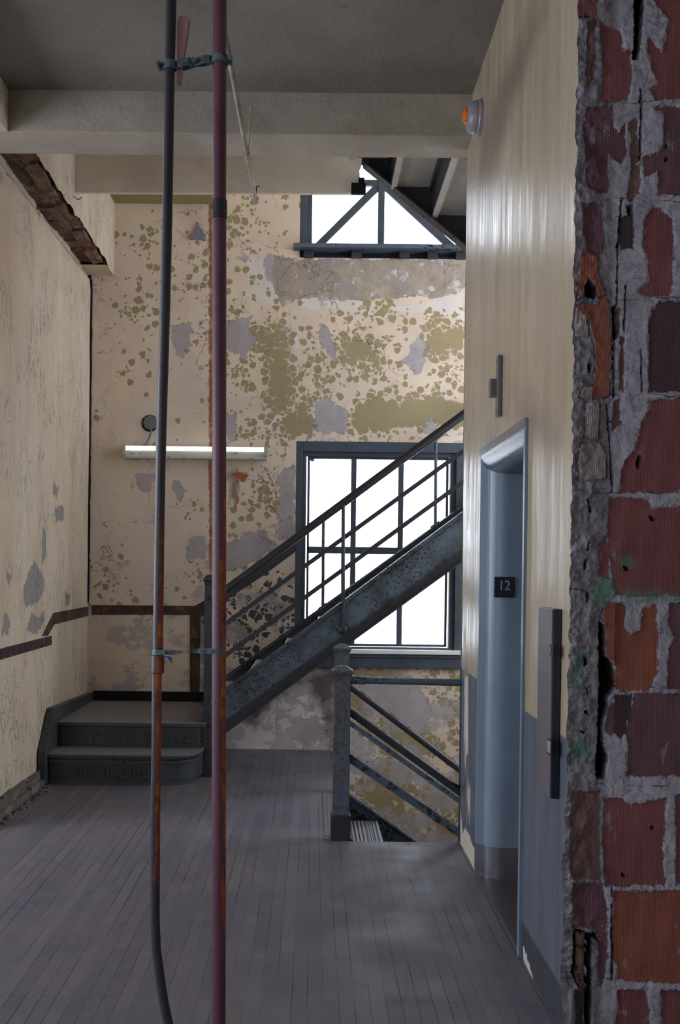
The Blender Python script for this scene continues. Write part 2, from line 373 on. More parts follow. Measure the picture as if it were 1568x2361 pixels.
def mat_iron(name, paint, chip, amount=.62, sc=26, rough=.42, paint2=None, stretch=(1,1,1), metal=0):
    n = NT(name)
    c = n.mix(n.rng(n.noise(7, 5, .6), .35, .7), paint, paint2 or tuple(x*.72 for x in paint))
    k = n.rng(n.math('ADD', n.noise(sc, 6, .68, vec=n.coord(stretch)), n.math('MULTIPLY', n.math('SUBTRACT', n.noise(2.4, 3), .5), .35)), amount, amount+.015)
    c = n.mix(k, c, n.mix(n.noise(40), chip, tuple(x*.5 for x in chip)))
    h = n.math('ADD', n.math('MULTIPLY', k, -.5), n.math('MULTIPLY', n.noise(50, 4), .4))
    return n.fin(c, n.rng(k, 0, 1, rough, .8), h, .003, metal=metal)
M_iron = mat_iron('chipped_slate_iron_paint', srgb(82,96,110), srgb(48,42,42), .56)
M_string = mat_iron('stringer_paint', srgb(90,106,120), srgb(50,42,44), .575, 38, .4, srgb(50,50,56), (1,1,1.2))
M_irond = mat_iron('dark_iron_paint', srgb(46,48,54), srgb(72,50,42), .6, 30)
M_newel = mat_iron('rusted_newel_paint', srgb(84,94,106), srgb(98,80,74), .54, 46, .5)
M_sash = mat_iron('window_frame_paint', srgb(70,80,92), srgb(92,66,52), .72, 20, .5)
M_tread = None
def mat_ribbed(name, col, axis, pitch, rot=(0,0,0)):
    n = NT(name); wv = n.t.nodes.new('ShaderNodeTexWave'); wv.bands_direction = axis; wv.inputs['Scale'].default_value = 1/(pitch*3.1831)*1
    n.t.links.new(n.coord((1,1,1), rot), wv.inputs['Vector'])
    c = n.mix(n.noise(6, 5), col, tuple(x*.75 for x in col)); c = n.mix(n.math('MULTIPLY', n.rng(wv.outputs['Fac'], .3, .0), .5), c, tuple(x*.4 for x in col))
    return n.fin(c, .45, wv.outputs['Fac'], .006, spec=.6)
M_tread = mat_ribbed('ribbed_tread', srgb(142,144,152), 'X', .024)
M_tread_skylit = mat_ribbed('skylit_tread', srgb(226,226,228), 'X', .024)  # lighter copy of the tread, sky light put into its colour
M_plat = mat_ribbed('ribbed_platform', srgb(134,128,124), 'X', .02, (0,0,math.radians(40)))

def mat_pipe(name, paint, paint2, z_lo, z_hi, side=1, amt=.5, fleck=True):
    n = NT(name); x, y, z = n.pos()
    c = n.mix(n.rng(n.noise(9, 4, .6, vec=n.coord((1,1,.2))), .35, .7), paint, paint2)
    g = n.t.nodes.new('ShaderNodeNewGeometry'); sx = n.t.nodes.new('ShaderNodeSeparateXYZ'); n.t.links.new(g.outputs['Normal'], sx.inputs[0])
    band = n.math('MULTIPLY', n.rng(z, z_lo-.15, z_lo+.1), n.rng(z, z_hi-.25, z_hi+.15, 1, 0))
    r = n.rng(n.math('ADD', n.math('MULTIPLY', n.math('MULTIPLY', sx.outputs[0], side), band), n.math('MULTIPLY', n.math('SUBTRACT', n.noise(20, 7, .68, vec=n.coord((1,1,.22))), .5), 2.3)), amt, amt+.05)
    r = n.math('MULTIPLY', r, band)
    c = n.mix(r, c, n.mix(n.rng(n.noise(16, 5, .7), .35, .65), srgb(188,100,54), srgb(96,52,46)))
    if fleck:
        fk = n.rng(n.noise(70, 4, .7, vec=n.coord((1,1,.5))), .7, .72); c = n.mix(n.math('MULTIPLY', fk, n.math('ADD', n.math('MULTIPLY', band, .8), .1)), c, srgb(196,176,172))
    return n.fin(c, n.rng(r, 0, 1, .38, .8), n.noise(40, 5), .0015, spec=.5)
M_piper = mat_pipe('maroon_pipe_paint', srgb(108,68,84), srgb(86,52,64), .35, 1.95, 1, .46)
M_pipel = mat_pipe('grey_pipe_paint', srgb(58,58,68), srgb(46,43,50), .55, 1.6, 1, .18)
M_galv = mat_iron('galvanised_strap', srgb(92,112,122), srgb(48,52,58), .66, 40, .4)
def mat_flat(name, col, rough=.6, metal=0, spec=None, bump=.001):
    n = NT(name); c = n.mix(n.noise(24, 5, .65), col, tuple(x*.8 for x in col)); return n.fin(c, rough, n.noise(60, 3), bump, metal=metal, spec=spec)
M_black = mat_flat('black_enamel', srgb(26,36,50), .3, 0)
M_steel = mat_flat('grey_steel_faceplate', srgb(112,108,112), .45, .3)
M_chrome = mat_flat('bright_button', srgb(220,222,228), .25, .7)
M_wood = mat_flat('old_pine', srgb(168,128,124), .8)
M_wire = mat_flat('blue_insulated_wire', srgb(24,84,150), .35)
M_darkv = mat_flat('soot_black', srgb(14,14,18), .95)
M_white = mat_flat('white_plastic', srgb(140,136,138), .35)
def mat_jamb():
    n = NT('blue_grey_elevator_frame_paint'); c = n.mix(n.rng(n.noise(5, 5, .6, vec=n.coord((1,1,.3))), .35, .7), srgb(122,140,156), srgb(104,120,136))
    sc = n.rng(n.noise(26, 5, .7, vec=n.coord((1.2,1.2,5))), .745, .76); c = n.mix(sc, c, srgb(34,42,50))
    sp_ = n.noise(160, 3, .6); c = n.mix(n.rng(sp_, .62, .72, 0, .3), c, srgb(70,84,98))
    return n.fin(c, .34, n.math('ADD', n.noise(4, 3, .5), n.math('MULTIPLY', n.noise(120, 3), .12)), .003, spec=.6)
M_jamb = mat_jamb()
M_edoor = mat_flat('brown_elevator_door', srgb(78,70,72), .45)
M_brushed = NT('scuffed_steel'); M_brushed = M_brushed.fin(M_brushed.mix(M_brushed.noise(14, 5), srgb(150,152,160), srgb(110,110,122)), .32, M_brushed.noise(60, 3, .6, vec=M_brushed.coord((1,1,.1))), .001, metal=.75)
def mat_glass():
    n = NT('window_glass'); t = n.t; t.nodes.remove(n.b)
    tr = t.nodes.new('ShaderNodeBsdfTransparent'); tr.inputs[0].default_value = (.96,.98,.98,1); gl = t.nodes.new('ShaderNodeBsdfGlossy'); gl.inputs['Roughness'].default_value = .03
    fr = t.nodes.new('ShaderNodeFresnel'); fr.inputs[0].default_value = 1.45; mx = t.nodes.new('ShaderNodeMixShader')
    t.links.new(fr.outputs[0], mx.inputs[0]); t.links.new(tr.outputs[0], mx.inputs[1]); t.links.new(gl.outputs[0], mx.inputs[2]); t.links.new(mx.outputs[0], n.out.inputs[0]); return n.m
M_glass = mat_glass()

def mat_tile():
    n = NT('hollow_clay_tile'); x, y, z = n.pos()
    bc = n.attr('tint', True)
    bc = n.mix(n.rng(n.noise(5, 6, .6), .35, .7), bc, n.vmul(bc, (.72,.70,.76)))
    rib = n.t.nodes.new('ShaderNodeTexWave'); rib.bands_direction = 'X'; rib.inputs['Scale'].default_value = 1/(.0056*3.1831); rib.inputs['Distortion'].default_value = .6; rib.inputs['Detail'].default_value = 2
    n.t.links.new(n.coord(), rib.inputs['Vector'])
    bc = n.mix(n.math('MULTIPLY', n.rng(rib.outputs['Fac'], .35, .0), .55), bc, n.vmul(bc, (.45,.42,.45)))
    sp1 = n.rng(n.noise(60, 5, .7, vec=n.coord((1,1,.6))), .69, .71); bc = n.mix(n.math('MULTIPLY', sp1, .7), bc, srgb(176,166,172))
    sp2 = n.rng(n.noise(38, 6, .75), .68, .7); bc = n.mix(n.math('MULTIPLY', sp2, .6), bc, srgb(40,30,34))
    smear = n.rng(n.noise(10, 8, .76, vec=n.coord((1,1,.5))), .59, .63); bc = n.mix(n.math('MULTIPLY', smear, .75), bc, srgb(150,146,158))
    mc = n.mix(n.rng(n.noise(12, 7, .72), .3, .7), srgb(194,192,206), srgb(146,144,158))
    mc = n.mix(n.rng(n.noise(30, 6, .75), .58, .7, 0, .8), mc, srgb(92,90,102))
    mc = n.mix(n.rng(x, .935, .955, .8, 0), mc, n.mix(n.rng(n.noise(17, 6, .7), .35, .65), srgb(140,136,142), srgb(96,92,100)))
    ck = n.noise(16, 7, .7, vec=n.coord((1,1,.45))); mc = n.mix(n.rng(n.math('ABSOLUTE', n.math('SUBTRACT', ck, .5)), 0, .012, .85, 0), mc, srgb(52,50,58))
    zz = n.math('ABSOLUTE', n.math('SUBTRACT', n.math('FRACT', n.math('ADD', n.math('DIVIDE', n.math('ADD', n.math('SUBTRACT', z, 1.755), n.math('MULTIPLY', n.math('SUBTRACT', n.noise(9, 8, .75), .5), .055)), .311), 20.5)), .5))
    mc = n.mix(n.math('MULTIPLY', n.rng(zz, .003, .010, .85, 0), n.rng(n.noise(11, 4), .46, .56)), mc, srgb(44,42,48))
    e = n.rng(n.math('ADD', n.attr('dbrick'), n.math('MULTIPLY', n.math('SUBTRACT', n.noise(38, 7, .74, vec=n.coord((1,1,.6))), .5), .044)), -.0005, .0008)
    c = n.mix(e, mc, bc)
    g = n.rng(n.math('ADD', n.attr('dgreen'), n.math('MULTIPLY', n.math('SUBTRACT', n.noise(22, 6, .7), .5), .09)), -.012, .02, 0, .85)
    c = n.mix(g, c, n.mix(n.noise(16), srgb(66,132,106), srgb(104,130,122)))
    vd = n.rng(n.attr('dvoid'), -.001, .001); c = n.mix(vd, c, srgb(44,32,34))
    h = n.math('ADD', n.math('MULTIPLY', n.math('MULTIPLY', e, rib.outputs['Fac']), .35), n.math('ADD', n.math('MULTIPLY', n.noise(40, 7, .75), 1.0), n.math('MULTIPLY', e, -.6)))
    return n.fin(c, .85, h, .004)
M_tile = mat_tile()
def mat_rubble(name, a, b, c3):
    n = NT(name); c = n.mix(n.rng(n.noise(6, 5, .7), .4, .6), a, b); c = n.mix(n.rng(n.noise(11, 6, .7), .56, .62), c, c3); return n.fin(c, .9, n.noise(24, 7, .75), .012)
M_ledge = mat_rubble('broken_brick', srgb(128,92,76), srgb(96,76,66), srgb(150,130,112))
M_kerb = mat_rubble('broken_screed', srgb(120,112,104), srgb(92,86,82), srgb(150,142,132))
M_dado = mat_rubble('brown_stained_groove', srgb(84,64,50), srgb(56,46,40), srgb(110,86,62))
M_dtile = mat_rubble('dark_glazed_tile', srgb(74,54,56), srgb(56,44,48), srgb(96,84,84))

# ------------------------------------------------------------------ shell
WX = .17; WY = 5.48            # stair well edge
bm = bmesh.new()
box(bm, -5.3, 3.2, -3.3, WY, -.25, 0); box(bm, XL-.3, WX, WY, YB+.02, -.25, 0); box(bm, -5.3, XL-.3, WY, 6.0, -.25, 0)
struct('floor', bm, M_floor)
# ceiling of the near room
bm = bmesh.new(); box(bm, -5.3, 3.2, -3.3, 5.37, 4.06, 4.3); struct('ceiling', bm, M_ceil)
bm = bmesh.new(); box(bm, XU-.4, XR+.5, 5.37, 5.66, 3.835, 4.9)
struct('trim_1', bm, M_beam, 'plastered concrete beam crossing below the ceiling', 'beam', bevel=.006)
# upper landing slab edge with a broken right end
bm = bmesh.new()
prism(bm, [(XU-.3,4.075),(.27,4.09),(.275,4.14),(.30,4.16),(.29,4.25),(.31,4.30),(.30,4.42),(.30,4.9),(XU-.3,4.9)], 'y', 6.88, 6.91)
struct('trim_2', bm, M_slab, 'pale slab edge of the landing above, broken at its right end', 'beam')
bm = bmesh.new(); box(bm, .235, .335, 6.84, 6.875, 4.075, 4.15); box(bm, .285, .325, 6.85, 6.88, 4.13, 4.19)
struct('trim_3', bm, M_darkv, 'black iron bracket under the broken end of the landing slab', 'bracket', bevel=.004)
bm = bmesh.new(); box(bm, XU, -.745, 6.91, YB, 4.50, 4.7)
struct('trim_4', bm, M_olive, 'olive strip of ceiling behind the landing slab', 'ceiling')
bm = bmesh.new(); box(bm, XU-.3, .25, 5.66, 6.88, 4.72, 4.9); box(bm, XU-.3, 3.2, 5.37, YB+.3, 6.7, 6.9); struct('ceiling_upper', bm, M_dull)

# back wall -------------------------------------------------------
W1 = (-.145, 1.255, .835, 2.555); W2 = (-.137, 1.60, 4.16, 6.2)
pxb = lambda pts: [(lambda p: (p[0], p[2]))(at(x, y, Y=YB)) for x, y in pts]
def maxd(polys): return lambda U, V: np.max([sdist(U, V, pxb(p)) for p in polys], 0)
BLOBS = [(325,545,50,40,.55),(345,600,40,40,.45),(320,720,45,50,.6),(330,650,50,30,.4),(335,840,45,50,.55),(450,590,50,50,.4),(430,650,60,40,.4),(455,770,45,45,.4),(545,530,60,60,.55),(600,480,60,50,.4),
 (560,700,50,60,.5),(560,620,40,40,.35),(610,780,40,50,.75),(570,880,50,60,.6),(640,860,45,90,.8),(600,960,60,60,.65),(560,990,50,50,.5),(650,650,40,50,.25),(690,790,60,40,.5),(740,860,70,60,.6),(780,800,60,60,.55),
 (880,720,60,40,.7),(840,760,50,40,.6),(900,780,60,50,.6),(850,850,80,60,.6),(930,860,80,50,.5),(1010,800,60,50,.8),(1020,870,60,50,.7),(980,740,60,40,.5),(1040,760,40,40,.8),(690,900,50,60,.5),(760,910,60,30,.4),(900,910,90,30,.7),
 (620,1130,50,60,.55),(590,1180,60,60,.4),(640,1060,30,60,.45),(560,1240,50,40,.3),(250,1300,40,30,.3),(250,1365,40,30,.5),(330,1385,60,20,.35),(560,1290,60,40,.5),(430,1330,50,40,.25),(640,1190,30,40,.3),
 (620,1400,90,60,.75),(560,1470,70,60,.7),(540,1370,40,50,.6),(470,1500,20,100,.5),(670,1390,40,60,.6),(600,1440,100,70,.4),(430,1180,40,40,.2),(270,1180,40,60,.12),(300,600,40,150,.06),(500,750,250,350,.05),(850,800,230,130,.2)]
def f_flake(U, V):
    out = np.zeros(U.shape)
    for x, y, rx, ry, a in BLOBS:
        p = at(x, y, Y=YB); out = np.maximum(out, 1.3*a*np.exp(-(((U-p[0])/(rx/265))**2+((V-p[2])/(ry/265))**2)))
    low = (V < .72)&(U > .25); out = np.where(low, .38+.3*(U > .95), out)
    return out
SOLID = [[(815,940),(860,912),(920,925),(1000,912),(1062,930),(1085,985),(960,985),(850,1000),(808,985)],[(655,955),(700,935),(724,960),(722,1002),(690,1006),(655,1000)],[(622,800),(665,790),(668,940),(640,945),(622,900)],
 [(795,790),(845,780),(868,800),(855,825),(800,830)],[(985,775),(1070,760),(1075,808),(990,812)],[(585,768),(650,765),(645,790),(590,785)],
 [(805,1560),(842,1600),(840,1650),(805,1650)],[(845,1770),(925,1745),(950,1790),(930,1850),(870,1870),(845,1840)],[(860,1690),(930,1650),(1000,1720),(950,1760),(880,1740)],[(820,1545),(900,1540),(900,1560),(820,1575)],[(960,1820),(1060,1800),(1060,1880),(1000,1860)],[(1000,1880),(1060,1890),(1060,1945),(1000,1945)],[(905,1850),(950,1870),(940,1900),(900,1880)]]
GREY = [[(725,925),(760,915),(778,940),(805,950),(802,995),(725,993)],[(960,780),(985,790),(975,850),(955,868),(930,830)],[(738,745),(755,750),(780,815),(770,832),(738,790)],[(520,745),(575,730),(585,790),(560,830),(520,800)],[(395,750),(435,740),(440,800),(418,832),(395,790)],
 [(975,990),(1000,962),(1015,1000),(970,1005)],[(400,1100),(425,1130),(415,1160),(395,1130)],[(315,1090),(360,1090),(345,1140),(315,1125)],[(440,1240),(475,1235),(470,1290),(430,1290)],[(520,1250),(600,1220),(640,1260),(560,1310),(520,1320)],[(525,1090),(548,1080),(552,1120),(530,1160)],[(600,590),(650,590),(680,640),(650,700),(615,640)],
 [(640,1090),(680,1070),(680,1250),(640,1240)],[(520,960),(545,950),(545,1020),(520,1030)],[(830,1560),(950,1560),(1000,1640),(960,1700),(900,1670),(840,1640)],[(660,1680),(730,1640),(760,1700),(700,1725)]]
WHITE = [[(690,685),(800,690),(860,700),(1070,700),(1070,735),(950,720),(850,712),(690,712)],[(570,600),(620,590),(640,700),(600,700),(570,650)],[(1000,690),(1070,640),(1070,730),(990,720)],[(635,775),(690,770),(690,800),(650,810)],[(590,960),(650,955),(640,985),(590,985)],[(330,690),(360,690),(350,730)],
 [(525,1600),(700,1560),(760,1600),(750,1720),(525,1730)],[(840,1560),(930,1570),(900,1640),(840,1630)],[(805,1700),(850,1690),(880,1770),(805,1800)],[(910,1790),(980,1760),(1040,1830),(960,1850)]]
CON = [[(700,598),(1090,598),(1090,640),(1060,675),(1000,690),(950,680),(860,692),(780,690),(690,688),(645,712),(640,650),(660,600)],[(632,590),(690,600),(690,690),(640,690)]]
BLUE = [[(516,1360),(690,1245),(690,1440),(516,1600)]]
DARK = [[(560,1650),(640,1570),(770,1540),(770,1740),(740,1660),(700,1580),(640,1620),(590,1680)],[(735,1540),(775,1540),(775,1740),(755,1740)],[(455,1400),(482,1400),(482,1610),(470,1610)]]
RUST = [[(482,470),(490,470),(489,1400),(483,1400)],[(530,1092),(548,1088),(574,1096),(562,1110),(550,1106),(545,1130),(551,1150),(543,1174),(535,1142),(538,1112)]]
M = [W1, (W2[0], W2[1], W2[2]-.09, W2[3])]
bx = lin(XL, 1.45, .016, [W1[0], W1[1], M[1][0]])+lin(1.6, 3.2, .3); bz = [-3., -2.4, -1.9]+lin(-1.6, 4.75, .016, [W1[2], W1[3], M[1][2]])+lin(4.9, 6.9, .25, [W2[3]])
bx = sorted(set(bx+[W2[1]]))
xv, xf = [], []
def quad(*p):
    i = len(xv); xv.extend(p); xf.append([i, i+1, i+2, i+3])
for a, b, c, d in M:
    quad((a,YB,c),(a,YB+.3,c),(a,YB+.3,d),(a,YB,d)); quad((b,YB,c),(b,YB,d),(b,YB+.3,d),(b,YB+.3,c)); quad((a,YB,c),(b,YB,c),(b,YB+.3,c),(a,YB+.3,c)); quad((a,YB,d),(a,YB+.3,d),(b,YB+.3,d),(b,YB,d))
for (a, b, c, d) in [(XL-.3,M[0][0],-3,6.9),(M[1][1],3.5,-3,6.9),(M[0][0],M[1][1],-3,M[0][2]),(M[0][0],M[1][1],M[0][3],M[1][2]),(M[0][0],M[1][1],M[1][3],6.9),(M[0][1],M[1][1],M[0][2],M[0][3])]:
    quad((a,YB+.3,c),(a,YB+.3,d),(b,YB+.3,d),(b,YB+.3,c))
grid_wall('wall_back', bx, bz, lambda U, V, H: np.stack([U, YB+H, V], 1), M_back,
  {'flake': f_flake, 'dsolid': maxd(SOLID), 'dgrey': maxd(GREY), 'dwhite': maxd(WHITE), 'dcon': maxd(CON), 'dblue': maxd(BLUE), 'ddark': maxd(DARK), 'drust': maxd(RUST),
   'greyness': lambda U, V: np.clip((1.9-V)/1.2, 0, 1)*.6+.2*(U > -.3)},
  holes=M, relief=lambda U, V: (fbm(U*9, V*9)-.5)*.006, extra=(xv, xf))

# left wall -------------------------------------------------------
pxl = lambda pts: [(lambda p: (p[1], p[2]))(at(x, y, X=XL)) for x, y in pts]
LG = [[(80,1295),(90,1310),(100,1330),(102,1360),(85,1390),(60,1400),(52,1370),(62,1330)],[(75,1410),(90,1425),(100,1410),(103,1430),(85,1460),(58,1455)],[(98,1210),(107,1230),(108,1280),(96,1300)],[(12,1400),(22,1440),(20,1465),(5,1460)],[(122,1110),(135,1125),(130,1150),(122,1135)],[(128,1170),(145,1165),(148,1200),(128,1200)],[(152,1370),(160,1370),(160,1395),(152,1395)],[(15,1315),(25,1330),(20,1350)]]
yv = lin(5.66, YB, .018); zv = [-3., -1.5]+lin(-.1, 3.87, .018)
def top_rag(U, V, H):
    top = np.clip((V-3.78)/.09, 0, 1); Z = V+top*(fbm(U*14, V*0+3)-.5)*.06
    return np.stack([XL+H-top*.01, U, Z], 1)
xv, xf = [], []
quad((XL,5.66,-3),(XL,5.66,3.86),(XL-.3,5.66,3.86),(XL-.3,5.66,-3)); quad((XL,5.66,3.86),(XL,YB,3.86),(XL-.3,YB,3.86),(XL-.3,5.66,3.86)); quad((XL-.3,5.66,-3),(XL-.3,5.66,3.86),(XL-.3,YB,3.86),(XL-.3,YB,-3))
grid_wall('wall_left', yv, zv, top_rag, M_left, {'dgrey': lambda U, V: np.max([sdist(U, V, pxl(p)) for p in LG], 0)}, relief=lambda U, V: (fbm(U*6, V*3)-.5)*.012, extra=(xv, xf))
bm = bmesh.new(); box(bm, XL-.5, XL-.03, 5.7, YB+.3, -3, 4.5); box(bm, XL-.5, XU+.0-.05, 5.7, YB+.3, 4.1, 6.9); struct('wall_left_leak_block', bm, M_dull)  # boxes added behind the wall to close a light leak
# corner crack between left and back wall
bm = bmesh.new()
zz = lin(1.2, 3.87, .05)
pts = [(XL+.004+.006*random.random(), z) for z in zz]
for (a, z0), (b, z1) in zip(pts, pts[1:]): box(bm, XL-.005, XL+.012+random.random()*.004, YB-.012, YB+.004, z0, z1)
struct('trim_5', bm, M_darkv, 'thin black gap down the corner of left and back wall', 'gap')

# upper left wall, with ragged lower edge
uv_ = lin(-3.3, 5.37, .4)+lin(5.40, YB, .02); vv_ = lin(3.90, 4.2, .02)+[4.5, 5.2, 6.9]
def up_place(U, V, H):
    low = np.clip((4.12-V)/.22, 0, 1)*np.clip((8.0-U)/.1, 0, 1)*(U > 5.45)
    rag = .015+.055*fbm(U*9, U*0+5)+.012*(np.floor(U*7) % 2)
    return np.stack([np.full(U.shape, XU)+H, U, V+low*rag*(1-.2*low)-.07*(U < 5.4)*np.clip((4.1-V)/.2, 0, 1)], 1)
xv, xf = [], []
quad((XU,-3.3,3.9),(XU-.35,-3.3,3.9),(XU-.35,5.45,3.9),(XU,5.45,3.9)); quad((XU-.35,-3.3,3.9),(XU-.35,YB,3.9),(XU-.35,YB,6.9),(XU-.35,-3.3,6.9)); quad((XU,7.95,3.905),(XU-.35,7.95,3.905),(XU-.35,YB,3.905),(XU,YB,3.905)); quad((XU-.06,5.45,4.02),(XU-.35,5.45,4.02),(XU-.35,7.97,4.02),(XU-.06,7.97,4.02))
grid_wall('wall_upper_left', uv_, vv_, up_place, M_left, {'dgrey': lambda U, V: np.full(U.shape, -.2)}, relief=lambda U, V: (fbm(U*8, V*8)-.5)*.01, extra=(xv, xf))
# broken brick ledge under it
bm = bmesh.new(); y = 5.5
while y < 7.98:
    L = random.uniform(.16, .34); y1 = min(y+L, 7.98)
    for xa, xb in ((XL-.08, XL+.10), (XL+.08, XU-.022)):
        z0 = 3.925+random.uniform(-.015, .03); vs = box(bm, xa, xb+random.uniform(-.02, .012), y, y1-.006, z0, 4.08)
        for v in vs: v.co += Vector((random.uniform(-.008,.008), random.uniform(-.012,.012), random.uniform(-.012,.012)))
    y = y1
bmesh.ops.subdivide_edges(bm, edges=list(bm.edges), cuts=3, use_grid_fill=True)
for v in bm.verts:
    v.co.z += (float(fbm(np.array(v.co.y*22), np.array(v.co.x*22)))-.5)*.035; v.co.x += (float(fbm(np.array(v.co.y*25+9), np.array(v.co.z*25)))-.5)*.025
struct('trim_6', bm, M_ledge, 'broken brown brick ledge along the top of the left wall', 'brickwork')

# right (elevator) wall ------------------------------------------
DH = (3.87, 4.90, -.01, 2.062)
pxr = lambda pts: [(lambda p: (p[1], p[2]))(at(x, y, X=XR)) for x, y in pts]
def f_wear(U, V):
    out = np.zeros(U.shape)
    for (y0, z0, ry, rz, a) in [(5.33,1.9,.10,.55,.62),(5.25,2.35,.1,.2,.5),(5.33,.72,.08,.35,1.1),(5.2,.3,.12,.2,.8),(5.4,1.15,.07,.12,.6),(3.6,1.5,.2,.5,.12)]:
        out = np.maximum(out, a*np.exp(-((U-y0)/ry)**2-((V-z0)/rz)**2))
    return out
SM = [[(1185,930),(1220,910),(1255,960),(1290,1000),(1275,1050),(1235,1010),(1190,960)],[(1110,300),(1165,150),(1230,20),(1260,30),(1180,260),(1110,520),(1095,480)],[(1120,1010),(1150,985),(1150,1000),(1120,1040)]]
PW = [[(1050,1960),(1072,1905),(1096,1960),(1100,2030),(1060,1960)],[(1206,2180),(1214,2200),(1240,2290),(1265,2361),(1250,2361),(1208,2240)],[(1062,1860),(1066,1920),(1060,1950),(1056,1900)],[(1073,1565),(1079,1560),(1080,1740),(1072,1740)]]
yr = lin(YT, 5.545, .014, [DH[0], DH[1]]); zr = lin(0, 4.06, .016, [DH[3]])
zr = [-.01]+zr[1:]
xv, xf = [], []
for a in (DH[0], DH[1]): quad((XR,a,0),(XR+.25,a,0),(XR+.25,a,DH[3]),(XR,a,DH[3]))
quad((XR,DH[0],DH[3]),(XR+.25,DH[0],DH[3]),(XR+.25,DH[1],DH[3]),(XR,DH[1],DH[3]))
quad((XR,5.545,-.3),(XR+.25,5.545,-.3),(XR+.25,5.545,4.7),(XR,5.545,4.7)); quad((XR+.25,YT+.3,-.3),(XR+.25,DH[0],-.3),(XR+.25,DH[0],4.06),(XR+.25,YT+.3,4.06)); quad((XR+.25,DH[1],-.3),(XR+.25,5.545,-.3),(XR+.25,5.545,4.7),(XR+.25,DH[1],4.7)); quad((XR+.25,DH[0],DH[3]),(XR+.25,DH[1],DH[3]),(XR+.25,DH[1],4.06),(XR+.25,DH[0],4.06))
quad((XR,5.37,3.9),(XR,5.545,3.9),(XR,5.545,4.7),(XR,5.37,4.7))
quad((XR,5.48,-.3),(XR,5.545,-.3),(XR,5.545,0),(XR,5.48,0))
def rt_place(U, V, H):
    d = (1-np.clip(V/3.8, 0, 1))*.07*(U > 5.40)
    return np.stack([XR-H, np.where(U > 5.54, U-d, np.minimum(U, 5.545-.001-d)), V], 1)
grid_wall('wall_right', yr, zr, rt_place, M_right, {'wear': f_wear, 'dsmudge': lambda U, V: np.max([sdist(U, V, pxr(p)) for p in SM], 0), 'dwhite': lambda U, V: np.max([sdist(U, V, pxr(p)) for p in PW], 0),
  'dbase': lambda U, V: np.where(U < 3.9, .14-V, -.1)}, holes=[DH], relief=lambda U, V: (fbm(U*5, V*2)-.5)*.006, extra=(xv, xf))

